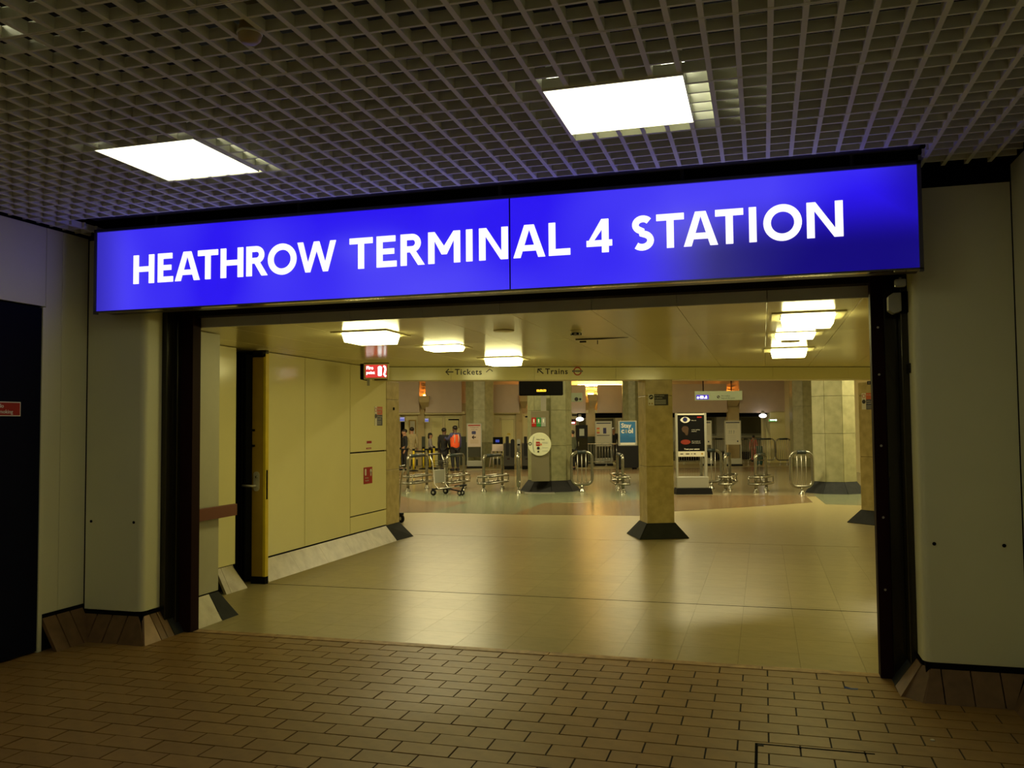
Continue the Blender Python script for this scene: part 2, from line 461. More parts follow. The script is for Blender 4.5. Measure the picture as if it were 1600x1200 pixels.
# ---- sloped skirting tiles
def skirt(parent, p0, p1, nrm, n, depth, z1, mats, gap=.004, m0=0, m1=0, z0=0, w=None):
    # p0..p1: line of the top edge on the wall; foot lies `depth` out along nrm. m0/m1 shift the foot ends (mitres)
    p0 = Vector(p0); p1 = Vector(p1); t = (p1-p0); L = t.length; t.normalize(); nr = Vector(nrm)
    f0 = -m0; f1 = L+m1
    for i in range(n):
        a, b = (i/n, (i+1)/n) if w is None else (w[i], w[i+1])
        ta, tb = p0+t*(L*a+gap/2), p0+t*(L*b-gap/2)
        ga, gb = (f0 if i == 0 else L*a), (f1 if i == n-1 else L*b)          # only the end tiles are cut to the mitre
        fa_, fb_ = p0+t*(ga+gap/2)+nr*depth, p0+t*(gb-gap/2)+nr*depth
        vs = [(ta.x, ta.y, z1), (tb.x, tb.y, z1), (fb_.x, fb_.y, z0), (fa_.x, fa_.y, z0)]
        n2 = nr*(-.02)
        vs += [(q[0]+n2.x, q[1]+n2.y, q[2]-.02) for q in vs]
        m_ = mats[i % len(mats)]
        nm = 'tile' if m_ in (M['skirt_tile'], M['skirt_pale']) else 'skirting_slab'
        MB().add(vs, [(0,3,2,1), (4,5,6,7), (0,1,5,4), (1,2,6,5), (2,3,7,6), (3,0,4,7)]).build(nm, m_, parent)
st_, sp_ = M['skirt_tile'], M['skirt_pale']
bl = frame('baseboard_left')
BX('backing', M['gap'], bl, XL-.03, XL+.005, 5.19, 5.59, .0, .26)
skirt(bl, (XL+.005, 5.19), (XL+.005, 5.588), (1, 0), 3, .135, .232, [st_], gap=.010)
bf = frame('baseboard_front')
BX('backing', M['gap'], bf, XL, -4.53, 5.60, 5.66, .0, .22)
skirt(bf, (XL+.01, 5.60), (-4.545, 5.60), (0, -1), 4, .115, .185, [st_], m0=0, m1=.135, w=[0, .24, .52, .80, 1], gap=.010)
BX('backing', M['gap'], bf, -4.57, -4.52, 5.61, 5.95, .0, .22)
skirt(bf, (-4.515, 5.615), (-4.515, 5.95), (1, 0), 4, .11, .185, [sp_, st_, st_, M['slate']], m0=.125, m1=0, w=[0, .20, .42, .66, 1], gap=.009)
BX('backing', M['gap'], bf, .88, XR, 5.60, 5.66, .0, .20)
skirt(bf, (.905, 5.605), (XR-.01, 5.605), (0, -1), 4, .12, .175, [st_], m0=.07, m1=-.09, w=[0, .11, .42, .73, 1], gap=.007)
skirt(bf, (.868, 5.645), (.905, 5.605), (-.707, -.707), 1, .122, .175, [st_], m0=.055, m1=.055)
skirt(bf, (.862, 5.95), (.862, 5.645), (-1, 0), 2, .125, .175, [M['slate'], st_], m0=0, m1=.07)
br = frame('baseboard_right')
skirt(br, (XR-.005, 5.59), (XR-.005, 3.6), (-1, 0), 13, .10, .18, [st_], m0=-.10)

# ---- navy door in the left wall with its no smoking plate
dr = frame('door_1', (XL, 5.18, 0))
BX('door_jamb', M['panel'], dr, -.02, .014, -.035, 0, 0, 2.49)
BX('door_jamb', M['panel'], dr, -.02, .014, -1.2, -1.165, 0, 2.49)
BX('door_leaf', M['navy'], dr, -.03, .006, -1.165, -.035, .01, 2.485, bevel=.003)
ns = thing('no_smoking_plate', 'small red no smoking plate with pale border on the navy door', 'sign', (XL+.006, 4.79, 1.743))
BX('border', M['signwhite'], ns, 0, .003, -.175, .175, -.05, .05)
BX('plate', M['red'], ns, .001, .005, -.168, .168, -.044, .044)
text('lettering', 'No', .027, M['signwhite'], ns, (.0062, -.022, .008), rot=(PI/2, 0, PI/2))
text('lettering', 'smoking', .027, M['signwhite'], ns, (.0062, -.022, -.032), rot=(PI/2, 0, PI/2))

# ---- lattice ceiling
ce = MB().box(XL-.3, XR+.5, -4.25, 6.05, 3.58, 3.7).build('ceiling', M['void']); struct(ce)
P = .1235
LIGHTS = [(-.917, 3.735), (-3.423, 3.820), (-3.423, 1.96), (-.917, 1.88), (-.917, .03), (-3.423, .10), (-.917, -1.83), (-3.423, -1.75)]  # the last five are out of view, continuing the grid, added for fill
LW = .6175
hs = .045                                    # slat depth
def cuts(a, b, holes):                       # split a run of slat where the light panels interrupt it
    segs = [(a, b)]
    for h0, h1 in holes:
        nx = []
        for s0, s1 in segs:
            if h1 <= s0 or h0 >= s1: nx.append((s0, s1))
            else:
                if h0 > s0: nx.append((s0, h0))
                if h1 < s1: nx.append((h1, s1))
        segs = nx
    return segs
x = -.064-P*41
YE = 5.10
i = 0
while x < XR:
    if x > XL:
        yend = YE if -4.85 < x < .90 else 5.56
        mb = MB()
        for s0, s1 in cuts(-4.2, yend, [(ly-.004, ly+LW+.004) for lx, ly in LIGHTS if lx-.004 < x < lx+LW+.004 and not (abs(x-lx) < .02 or abs(x-lx-LW) < .02)]):
            mb.box(x-.011, x+.011, s0, s1, ZC, ZC+hs)
        mb.build('slat', M['slat'], ce)
    x += P
y = YE-.011-P*75
k = 0
ys = []
while y < 5.58:
    if y > -4.2: ys.append(y)
    y += P
for y in ys:
    joint = round((YE-.011-y)/P) % 5 == 0
    mb = MB()
    x0, x1 = XL, XR
    runs = [(x0, x1)] if y < YE else [(x0, -4.85), (.90, x1)]
    for a, b in runs:
        for s0, s1 in cuts(a, b, [(lx-.004, lx+LW+.004) for lx, ly in LIGHTS if ly-.004 < y < ly+LW+.004]):
            if joint and y < YE-.05:
                mb.box(s0, s1, y-.010, y-.0025, ZC-.001, ZC+hs); mb.box(s0, s1, y+.0025, y+.010, ZC-.001, ZC+hs)
            else:
                mb.box(s0, s1, y-.0065, y+.0065, ZC+.0008, ZC+hs)
    mb.build('slat', M['slat'], ce)
names = {0: 'square white ceiling panel light above the number 4 of the blue sign',
         1: 'square white ceiling panel light above the first word of the blue sign',
         2: 'square white ceiling panel light in the lattice corner past the detector',
         3: 'unseen square white ceiling panel light, added for fill, straight overhead of the viewer', 4: 'unseen square white ceiling panel light, added for fill, just behind the viewer, middle row',
         5: 'unseen square white ceiling panel light, added for fill, just behind the viewer, by the navy door wall', 6: 'unseen square white ceiling panel light, added for fill, at the lobby end, middle row',
         7: 'unseen square white ceiling panel light, added for fill, at the lobby end, by the navy door wall'}
for i, (lx, ly) in enumerate(LIGHTS):
    t = thing('ceiling_light', names[i], 'light', (lx+LW/2, ly+LW/2, ZC), 0, 'square panel lights in the lattice ceiling')
    h = LW/2
    BX('housing', M['white'], t, -h+.01, h-.01, -h+.01, h-.01, .05, .16)
    BX('diffuser', M['front_glow'], t, -h, h, -h+.006, h, -.004, .012)
    MB().box(-h-.004, -h, -h, h, -.006, .05).box(h, h+.004, -h, h, -.006, .05).box(-h, h, -h, -h+.006, -.006, .05).build('frame', M['white'], t)
    BX('side_slot', M['slot_glow'], t, h-.006, h+.002, -h+.05, h-.03, .052, .085)
    for sx in (-h+.02, h-.09):
        BX('clip_glint', M['clip_glow'], t, sx, sx+.05, -h-.008, -h+.01, .05, .07)  # emissive bits standing in for light glinting on the fixing clips
        BX('hanger', M['steel'], t, sx+.02, sx+.026, -h-.01, -h-.004, .07, .48)
sd = thing('smoke_detector', 'round yellowed smoke detector poking through the lattice ceiling', 'detector', (-1.85, 2.86, ZC))
MB().lathe([(.001, -.035), (.03, -.034), (.042, -.022), (.045, .0), (.038, .03), (.038, .2)], 20).build('body', mat('aged_plastic', (.42, .33, .17), .5), sd)
MB().lathe([(.047, -.004), (.049, 0), (.047, .006)], 20).build('collar', M['white'], sd)

# ---- the illuminated station sign
SX, SY, SZ = -1.955, 5.40, 2.777
sg = thing('station_sign', 'long illuminated blue sign with white capital letters above the wide entrance', 'sign', (SX, SY, SZ))
hw, hh = 2.835, .298
BX('case', M['signcase'], sg, -hw-.012, hw+.012, .012, .20, -hh-.002, hh+.02, bevel=.004)
BX('under_tray', M['soffit'], sg, -hw-.01, hw+.01, .0, .072, -hh-.008, -hh-.002)
BX('back_board', M['gap'], sg, -hw-.01, hw+.01, .20, .24, -hh+.02, hh+.02)
MB().box(-hw-.02, hw+.02, -.012, .0, -hh-.010, -hh-.0).box(-hw-.02, hw+.02, -.012, .02, hh+.002, hh+.022) \
    .box(-hw-.022, -hw, -.012, .02, -hh-.022, hh+.022).box(hw, hw+.022, -.012, .02, -hh-.022, hh+.022).build('frame', M['signcase'], sg)
jx = -1.556-SX
def face(x0, x1):
    return MB().box(x0, x1, -.002, .012, -hh, hh).build('face_panel', M['sign_face'], sg)
face(-hw, jx-.004); face(jx+.004, hw)
BX('joint_strip', M['gap'], sg, jx-.004, jx+.004, -.0045, .012, -hh, hh)
BX('closing_board', mat('closing_board', (.05, .05, .04), .7), sg, -hw-.012, hw+.012, -.29, .0, hh+.09, hh+.10)
for x in (-2.4, -1.2, .3, 1.5, 2.5):
    MB().tube([(x, .11, hh), (x, .11, 1.0)], .012, 8).build('hanger_rod', M['signcase'], sg)
LET = [('H', -4.459, -4.281), ('E', -4.247, -4.118), ('A', -4.099, -3.892), ('T', -3.906, -3.74), ('H', -3.716, -3.533), ('R', -3.506, -3.336), ('O', -3.332, -3.108), ('W', -3.099, -2.803),
       ('T', -2.699, -2.527), ('E', -2.497, -2.351), ('R', -2.321, -2.148), ('M', -2.122, -1.897), ('I', -1.855, -1.806), ('N', -1.765, -1.568),
       ('A', -1.531, -1.319), ('L', -1.295, -1.155), ('4', -1.049, -.886), ('S', -.769, -.625), ('T', -.609, -.44), ('A', -.443, -.238), ('T', -.253, -.087), ('I', -.055, -.006), ('O', .028, .248), ('N', .275, .477)]
CH, ST = .212, .0435
def stroke(pts, wd):                        # polyline of constant width -> outline polygons (one quad strip)
    L_, R_ = [], []
    n = len(pts)
    for i, p in enumerate(pts):
        a = Vector(pts[max(i-1, 0)]); b = Vector(pts[min(i+1, n-1)]); t = (b-a).normalized(); nn = Vector((-t.y, t.x))*wd/2
        L_.append((p[0]+nn.x, p[1]+nn.y)); R_.append((p[0]-nn.x, p[1]-nn.y))
    return L_+R_[::-1]
def strip_mesh(mb, pts, wd, y0, y1):
    n = len(pts); o = stroke(pts, wd); L_ = o[:n]; R_ = o[n:][::-1]
    for i in range(n-1):
        mb.prism([L_[i], L_[i+1], R_[i+1], R_[i]], y0, y1)
def letter(c, w):
    s, h = ST, CH; mb = MB(); y0, y1 = -.009, -.002
    def rect(x0, x1, z0, z1): mb.prism([(x0, z0), (x1, z0), (x1, z1), (x0, z1)], y0, y1)
    def quad(*p): mb.prism(list(p), y0, y1)
    if c in 'HI':
        rect(0, s, 0, h)
        if c == 'H': rect(w-s, w, 0, h); rect(s, w-s, h*.5-s*.42, h*.5+s*.46)
    elif c == 'E':
        rect(0, s, 0, h); rect(s, w, 0, s*.92); rect(s, w*.94, h-s*.92, h); rect(s, w*.88, h*.5-s*.42, h*.5+s*.44)
    elif c == 'L':
        rect(0, s, 0, h); rect(s, w, 0, s*.95)
    elif c == 'T':
        rect(w/2-s/2, w/2+s/2, 0, h-s*.92); rect(0, w, h-s*.92, h)
    elif c == 'A':
        t = s*1.08; a = .032
        quad((0, 0), (t, 0), (w/2+a*.0, h*.86), (w/2+a, h), (w/2-a, h)); quad((w-t, 0), (w, 0), (w/2+a, h), (w/2-a, h), (w/2, h*.86))
        rect(w*.25, w*.75, h*.20, h*.20+s*.85)
    elif c == 'N':
        rect(0, s, 0, h); rect(w-s, w, 0, h); quad((s*.2, h), (w-s*1.15, 0), (w-s*.2, 0), (s*1.15, h))
    elif c == 'M':
        rect(0, s, 0, h); rect(w-s, w, 0, h)
        quad((s*.3, h), (w/2-.018, h*.28), (w/2+.018, h*.28), (w/2, h*.28+.055), (s*1.05, h)); quad((w-s*.3, h), (w-s*1.05, h), (w/2, h*.28+.055), (w/2-.018, h*.28), (w/2+.018, h*.28))
    elif c == 'W':
        t = s*.98; a = w*.27
        quad((0, h), (a-t*.42, 0), (a+t*.42, 0), (t, h)); quad((w, h), (w-t, h), (w-a-t*.42, 0), (w-a+t*.42, 0))
        quad((w/2-t*.48, h), (a-t*.42, 0), (a+t*.42, 0), (w/2+t*.48, h)); quad((w/2-t*.48, h), (w-a-t*.42, 0), (w-a+t*.42, 0), (w/2+t*.48, h))
    elif c == 'O':
        mb.ring(circ(w/2, h/2, w/2, 40, h/2+.004), circ(w/2, h/2, w/2-s, 40, h/2+.004-s), y0, y1)
    elif c == 'R':
        rect(0, s, 0, h)
        cz = h*.71; ro = h*.29; bx_ = w*.84-ro
        pts = [(s*.5, h-s*.46), (bx_, h-s*.46)]+[(bx_+(ro-s*.46)*math.sin(R(a)), cz+(ro-s*.46)*math.cos(R(a))) for a in range(15, 180, 15)]+[(bx_, cz-ro+s*.46), (s*.5, cz-ro+s*.46)]
        strip_mesh(mb, pts, s*.92, y0, y1)
        quad((w*.36, h*.46), (w-s*1.1, 0), (w, 0), (w*.36+s*1.05, h*.46))
    elif c == '4':
        rect(w*.60, w*.60+s, 0, h); rect(0, w, h*.19, h*.19+s*.88)
        quad((0, h*.19+s*.3), (s*.9, h*.19+s*.6), (w*.60+s*.6, h*.86), (w*.60+s, h), (w*.60-.002, h))
    elif c == 'S':
        rt, rb = h*.265, h*.285; t = s*.95; cx = w*.5
        A, B = w*.46-t/2, w*.5-t/2
        pts = []
        for a in range(35, 271, 15):
            pts.append((cx+.004+A*math.cos(R(a)), h-rt+(rt-t/2+.002)*math.sin(R(a))))
        for a in range(90, -146, -15):
            pts.append((cx+B*math.cos(R(a)), rb-.004+(rb-t/2+.002)*math.sin(R(a))))
        # blend the two bowls
        strip_mesh(mb, pts, t, y0, y1)
    return mb
for c, a, b in LET:
    zoff = 2.668+(a+4.459)*.0042
    letter(c, b-a).build('letter', M['letter_glow'], sg, (a-SX, 0, zoff-SZ))

# ---- small fittings by the opening
em = thing('alarm_sounder', 'small white wedge shaped sounder box on black plate in the entrance reveal', 'alarm', (.83, 5.80, 2.265))
BX('back_plate', M['gap'], em, -.005, .065, -.03, .04, .005, .135, bevel=.004)
MB().prism([(-.075, .02), (-.045, -.002), (.0, .012), (.0, .125), (-.045, .125), (-.075, .105)], -.05, .03)  .build('cover', M['boardgrey'], em, bevel=.004)
lt = thing('cable_box', 'small grey cable box under the right end of the blue sign', 'box', (.808, 5.615, 2.408))
BX('body', M['boardgrey'], lt, -.03, .03, -.01, .045, 0, .045, bevel=.006)
MB().tube([(0, .01, .045), (0, .01, .055)], .008, 8).build('conduit', M['boardgrey'], lt)
sc = tag(MB().lathe([(.012, 0), (.012, .003), (.008, .006)], 14).build('bottle_cap', M['steel'], None, tuple(fl(1457, 1157))), 'shiny bottle cap lying on the brown tiles near the right skirting', 'bottle cap')
pp = fl(1330, 1077)
bp_ = MB(); bp_.add([(-.04, .005, .003), (.0, -.008, .002), (.035, -.01, .004), (.04, .006, .007), (0, .008, .006), (-.035, .016, .012)], [(0, 1, 4, 5), (1, 2, 3, 4)])
o = bp_.build('paper_scrap', mat('blue_paper', (.05, .09, .30), .6), None, (pp.x, pp.y, 0)); o.modifiers.new('thick', 'SOLIDIFY').thickness = .002
tag(o, 'crumpled scrap of blue paper on the tiles by the maroon post', 'paper')
a1, a2 = fl(1182, 1162), fl(1180, 1215)
ht = thing('floor_hatch', 'dark steel edge and corner lifting hole of a tiled floor hatch', 'hatch', (a1.x, a1.y, 0))
BX('edge_strip', M['gap'], ht, -.007, .007, -.9, 0, -.005, .0015)
BX('edge_strip', M['gap'], ht, -.007, .55, -.005, .005, -.005, .0015)
BX('lifting_hole', M['rubber'], ht, .005, .035, -.03, -.004, -.005, .002)

# ================================================================ STATION HALL
ZH = 2.41
bY = lambda x: 10.929+(x+4.895)*.4326        # beam line
bu = Vector((.91781, .39703, 0)); bn = Vector((-.39703, .91781, 0)); BA = math.atan2(.39703, .91781)
b0 = Vector((-4.895, 10.929, 0))

# ---- floor
f2 = MB().box(-5.6, 2.5, 6.03, 12.06, -.12, -.004).build('floor', M['gap']); struct(f2)
BX('slab', M['vinyl'], f2, -30, 22, 12.06, 46, -.12, 0)
me_v = MB().box(0, .3985, 0, .3985, -.012, 0).mesh('tile', M['vinyl'])
for i in range(17):
    for j in range(15):
        x = .205-.4*14+.4*i; y = 6.045+.4*j
        if x > -5.35 and x < 1.7: put('tile', me_v, f2, (x, y, 0))
mb = MB()
for x0, x1 in ((-5.35, -5.0), (1.4, 2.5)):
    mb.box(x0-.25, x1, 6.045, 12.06, -.012, -.0005)
mb.build('margin', M['vinyl'], f2)
BX('track_slot', M['gap'], f2, -5.0, 2.2, 7.957, 7.969, -.01, .0012)
def inlay(m, pts, z):
    MB().prism([(p.x, p.y) for p in pts], -.01, z, 'z').build('inlay', m, f2)
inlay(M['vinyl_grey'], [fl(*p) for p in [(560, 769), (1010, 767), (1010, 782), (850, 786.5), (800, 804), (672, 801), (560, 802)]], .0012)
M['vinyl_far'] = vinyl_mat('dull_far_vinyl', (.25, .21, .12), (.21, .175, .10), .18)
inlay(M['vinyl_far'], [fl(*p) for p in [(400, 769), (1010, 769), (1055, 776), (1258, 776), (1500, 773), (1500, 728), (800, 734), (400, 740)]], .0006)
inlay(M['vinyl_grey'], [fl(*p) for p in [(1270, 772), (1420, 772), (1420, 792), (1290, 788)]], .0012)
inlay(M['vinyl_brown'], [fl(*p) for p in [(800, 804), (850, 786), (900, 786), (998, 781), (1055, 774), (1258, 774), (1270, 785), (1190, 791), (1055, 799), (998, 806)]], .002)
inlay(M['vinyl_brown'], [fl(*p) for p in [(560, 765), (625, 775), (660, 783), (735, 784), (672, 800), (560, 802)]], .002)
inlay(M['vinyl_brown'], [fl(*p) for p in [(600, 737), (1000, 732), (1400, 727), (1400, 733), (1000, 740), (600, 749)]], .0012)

# ---- ceiling of long metal panels
c2 = MB().box(-5.6, 2.6, 6.09, 9.0, ZH+.03, ZH+.1).build('ceiling', M['gap']); struct(c2)
for i in range(-9, 4):
    x0, x1 = .045+.6*i, .045+.6*(i+1)
    if i == -9: x0 = -5.4
    if i == 3: x1 = 2.35
    BX('panel', M['ceil'], c2, x0+.0015, x1-.0015, 6.088, 8.097, ZH, ZH+.03, bevel=.002, seg=1)
    MB().prism([(x0+.0015, 8.103), (x1-.0015, 8.103), (x1-.0015, max(bY(x1)+.02, 8.2)), (x0+.0015, max(bY(x0)+.02, 8.2))], ZH, ZH+.03, 'z').build('panel', M['ceil'], c2, bevel=.002, seg=1)
# panel pulled down a little at the middle joint
dp = thing('loose_ceiling_strip', 'dark loose edge strip hanging open at the hall ceiling joint', 'ceiling strip', (-1.45, 8.09, ZH))
MB().prism([(-.24, -.009), (.0, -.011), (.26, -.002), (.26, 0), (-.24, 0)], -.006, .006).build('strip', M['gap'], dp)
MB().tube([(-.03, 0, -.018), (-.03, 0, -.055)], .004, 6).build('pin', M['gap'], dp)
BX('bracket', M['gap'], dp, -.20, -.14, -.01, .01, -.034, -.02)

HL = [(-3.27, 6.95, 'first ceiling box light on the wall side, nearest the entrance'), (-3.12, 8.36, 'middle ceiling box light between the two left hand ones over the hall'),
      (-3.0, 10.1, 'ceiling box light beside the Tickets lettering on the beam'), (.34, 6.93, 'nearest and largest looking box light of the row by the maroon post'),
      (.30, 8.34, 'middle box light of the row of three by the maroon post'), (.29, 10.05, 'last box light of the row of three, close to the beam')]
first = None
for x, y, lab in HL:
    if first is None:
        t = thing('hall_light', lab, 'light', (x, y, ZH), 0, 'box lights on the hall ceiling'); first = t
        h = .19; v = [(-h, -h), (h, -h), (h, h), (-h, h)]; g = .172
        MB().add([(a*1.0, b*1.0, -.002) for a, b in v]+[(a*g/h, b*g/h, -.085) for a, b in v],
                 [(4, 7, 6, 5), (0, 4, 5, 1), (1, 5, 6, 2), (2, 6, 7, 3), (3, 7, 4, 0)]).build('diffuser', M['hall_glow'], t)
        MB().box(-.26, .26, -.26, -.2, -.012, 0).box(-.26, .26, .2, .26, -.012, 0).box(-.26, -.2, -.2, .2, -.012, 0).box(.2, .26, -.2, .2, -.012, 0).build('flange', M['ceil'], t)
        BX('gasket', M['gap'], t, -.205, .205, -.205, .205, -.004, -.0005)
    else:
        t = copy_tree(first); t.location = (x, y, ZH); t['label'] = lab
        if 8 < y < 9: t.scale = (.92, .8, .5)
def disc(x, y, lab):
    t = thing('ceiling_speaker', lab, 'speaker', (x, y, ZH), 0, 'round speakers in the hall ceiling')
    MB().lathe([(.085, 0), (.085, -.006), (.07, -.010), (.001, -.010)][::-1], 22).build('grille', M['creamdull'], t)
    MB().lathe([(.088, 0), (.09, -.004), (.085, -.008)], 22).build('rim', M['farwall'], t)
disc(-2.11, 7.11, 'flat round ceiling speaker between the detector and the wall side lights')
disc(.28, 9.06, 'flat round ceiling speaker between two lights of the right row')
t = thing('smoke_detector', 'dark vented smoke detector under the hall ceiling above Trains lettering', 'detector', (-1.527, 7.33, ZH))
MB().lathe([(.05, 0), (.052, -.012), (.045, -.02)], 20).build('base', M['creamdull'], t)
MB().lathe([(.042, -.02), (.044, -.028), (.038, -.046), (.015, -.05)], 20).build('chamber', M['boardgrey'], t)
for a in range(6):
    q = a*PI/3; MB().box(-.010, .010, -.003, .003, -.042, -.026, Matrix.Translation((.043*math.cos(q), .043*math.sin(q), 0)) @ Matrix.Rotation(q+PI/2, 4, 'Z')).build('vent', M['gap'], t)

# ---- left side of the hall
wh = frame('wall_left')
XW = -5.1
BX('wall_core', M['gap'], wh, -5.9, -4.54, 6.06, 6.5, .0, 2.45)
BX('wall_core', M['gap'], wh, -5.9, XW-.03, 6.50, 7.66, 0, 2.45)
BX('wall_core', M['gap'], wh, -5.9, XW-.03, 8.20, 11.33, 0, 2.45)
BX('wall_core', M['gap'], wh, -5.9, -5.6, 7.66, 8.20, 0, 2.45)
BX('grey_panel', M['greypanel'], wh, -4.54, -4.5, 6.055, 6.53, .215, 2.405, bevel=.003)
BX('panel', M['cream'], wh, XW-.03, XW, 6.56, 7.68, .24, 2.405, bevel=.003)
for y0, y1, z0, z1 in ((8.05, 9.053, .225, 2.405), (9.063, 10.204, .225, 2.405), (10.215, 11.325, 1.268, 2.405), (10.215, 11.325, .447, 1.250), (10.215, 11.325, .225, .433)):
    BX('panel', M['cream'], wh, XW-.03, XW, y0, y1, z0, z1, bevel=.003)
ba = frame('baseboard_left')
skirt(ba, (XW, 8.06), (XW, 11.30), (1, 0), 5, .15, .215, [M['marble']], gap=.002, m1=.05)
BX('backing', M['gap'], ba, XW-.02, XW+.004, 8.06, 11.3, 0, .22)
skirt(ba, (-4.5, 6.06), (-4.5, 6.40), (1, 0), 1, .15, .205, [M['marble']], m1=-.03)
MB().add([(-4.5, 6.405, .205), (-4.5, 6.53, .205), (-4.345, 6.60, 0), (-4.345, 6.375, 0), (-4.6, 6.53, .205), (-4.6, 6.66, 0)],
         [(0, 1, 2, 3), (1, 4, 5, 2)]).build('skirting_slab', M['slate'], ba)
BX('backing', M['gap'], ba, -4.56, -4.505, 6.055, 6.52, 0, .21)
skirt(ba, (XW, 7.36), (XW, 7.62), (1, 0), 2, .12, .235, [M['marble']], m1=.10, m0=0, w=[0, .3, 1])
MB().add([(XW, 7.625, .235), (XW-.02, 7.66, .235), (XW+.02, 7.80, 0), (XW+.12, 7.725, 0)], [(0, 1, 2, 3)]).build('skirting_slab', M['marble'], ba)
rl = thing('bumper_rail', 'short brown bumper rail projecting across the grey panel', 'rail', (-4.47, 6.06, .885))
MB().prism([(0, 0), (.035, 0), (.035, .645), (0, .645)], -.05, .05, 'z').build('rail', M['brown_rail'], rl, bevel=.004)
for y0 in (.1, .36): BX('bracket', M['steel'], rl, -.03, 0, y0, y0+.06, -.03, .03)

# folding gate parked in its recess
gt = thing('folding_gate', 'black folding gate parked in the recess behind its yellow lead post', 'gate', (-5.1, 7.93, 0))
for i in range(9):
    MB().prism([(-.40+i*.042, .0), (-.385+i*.042, .0), (-.372+i*.042, .10), (-.387+i*.042, .10)], .03, 2.36, 'z').build('slat', M['gap'], gt)
MB().box(-.45, -.02, .11, .13, .0, 2.38).build('back_panel', M['gap'], gt)
lp = MB().box(.022, .152, .005, .055, .07, 2.325).build('lead_post', M['ochre'], gt, bevel=.003)
BX('edge_strip', M['yellow'], gt, .152, .183, .0, .06, .07, 2.36, bevel=.003)
BX('shoe', M['gap'], gt, .022, .183, -.004, .06, .0, .075)
BX('carriage', M['blackmetal'], gt, .03, .18, .0, .06, 2.325, 2.40, bevel=.004)
hz = 1.03
MB().prism(rrect(.046, .112, hz-.085, hz+.115, .030), -.006, .005).build('lock_plate', M['satin'], gt)
hl = MB().tube([(.080, -.004, hz-.03), (.080, -.045, hz-.03), (.02, -.05, hz-.03), (-.055, -.05, hz-.028)], .012, 10).build('lever_handle', M['satin'], gt)
MB().lathe([(.012, 0), (.012, .012), (.006, .013)], 14, Matrix.Translation((.085, -.006, hz+.06)) @ Matrix.Rotation(R(90), 4, 'X')).build('keyhole', M['chrome'], gt)
for zz in (1.40, 1.56):
    BX('catch', M['blackmetal'], gt, .02, .058, -.006, .005, zz, zz+.022)
BX('latch_slot', M['gap'], gt, .1832, .186, .015, .04, .86, 1.16)

# fire point light box
fp = thing('fire_point_sign', 'illuminated red Fire point sign box mounted high on the cream wall', 'sign', tuple(at(587.5, 580, 10.6)), R(14))
BX('case', M['creamdull'], fp, -.148, .152, -.02, .06, -.098, .092, bevel=.006)
BX('side_case', M['gap'], fp, -.19, -.148, -.015, .30, -.098, .092)
BX('top_gap', M['gap'], fp, -.148, .152, -.015, .06, .092, .102)
BX('face', M['red_glow'], fp, -.122, .135, -.024, -.018, -.078, .075)
text('lettering', 'Fire', .038, M['white_glow'], fp, (-.114, -.0255, .022), bold=.05)
text('lettering', 'point', .034, M['white_glow'], fp, (-.114, -.0255, -.034), bold=.05)
fg = MB()
fg.prism(circ(.052, .035, .027, 14), -.0265, -.0235).prism(rrect(.028, .075, -.06, .035, .012, 3), -.0265, -.0235)
fg.build('extinguisher_symbol', M['white_glow'], fp)
fg = MB()
strip_mesh(fg, [(.095, .06), (.115, .05), (.12, .02), (.112, -.02), (.102, -.04), (.118, -.06), (.128, -.066)], .022, -.0265, -.0235)
fg.build('flame_symbol', M['white_glow'], fp)
MB().box(-.11, -.08, .0, .03, -.175, -.098).build('bracket', M['boardgrey'], fp)
BX('bottom_clip', M['gap'], fp, -.02, .13, -.01, .05, -.108, -.098)

def wall_sign(name, lab, y0, y1, z0, z1, m):
    t = thing(name, lab, 'sign', (XW+.001, (y0+y1)/2, (z0+z1)/2))
    w_, h_ = (y1-y0)/2, (z1-z0)/2
    BX('plate', m, t, 0, .003, -w_, w_, -h_, h_)
    return t, w_, h_
ROTX = (PI/2, 0, PI/2)
t, w_, h_ = wall_sign('fire_equipment_sign', 'red and white fire equipment plate on the lower cream locker door', 10.60, 10.86, .835, 1.055, M['red'])
MB().prism(rrect(-.10, -.055, .0, .09, .015, 3), .003, .0042, 'x').build('extinguisher_symbol', M['signwhite'], t)
MB().prism(circ(.085, .055, .03, 12), .003, .0042, 'x').prism([(.07, -.01), (.10, -.01), (.10, .05), (.07, .05)], .003, .0042, 'x').build('hose_symbol', M['signwhite'], t)
text('lettering', 'Fire hose', .018, M['signwhite'], t, (.0036, -.09, -.04), rot=ROTX)
text('lettering', 'Keep clear', .018, M['signwhite'], t, (.0036, -.09, -.075), rot=ROTX)
t, w_, h_ = wall_sign('notice_plate', 'small brown and white notice above the locker gap', 10.68, 10.85, 1.36, 1.405, M['signwhite'])
MB().box(.003, .004, -.075, .075, -.012, .022).build('band', M['red'], t)
t, w_, h_ = wall_sign('notice_strip', 'tiny red strip label just over the locker gap', 10.68, 10.83, 1.295, 1.315, M['red'])
BX('lettering', M['signwhite'], t, .003, .0036, -.06, .06, -.002, .002)
def cctv(t, w_, h_, lay, axis_rot, two=True):
    # t: thing whose local plate lies in a plane; lay(u0,u1,z0,z1,mat,name,th) adds a slab on it
    lay(-w_, -w_*.36, -h_, h_, M['signwhite'], 'symbol_strip', .0035)
t = thing('security_notice', 'red and navy no smoking and cctv notice on the cream wall panel', 'sign', (XW+.001, 11.07, 1.74))
def lay(t, u0, u1, z0, z1, m, name, a=0, b=.004): return BX(name, m, t, a, b, u0, u1, z0, z1)
lay(t, -.13, -.06, -.13, .13, M['signwhite'], 'symbol_strip')
lay(t, -.06, .12, .02, .13, M['orange'], 'red_field'); lay(t, -.06, .12, -.13, .018, M['signblue'], 'navy_field')
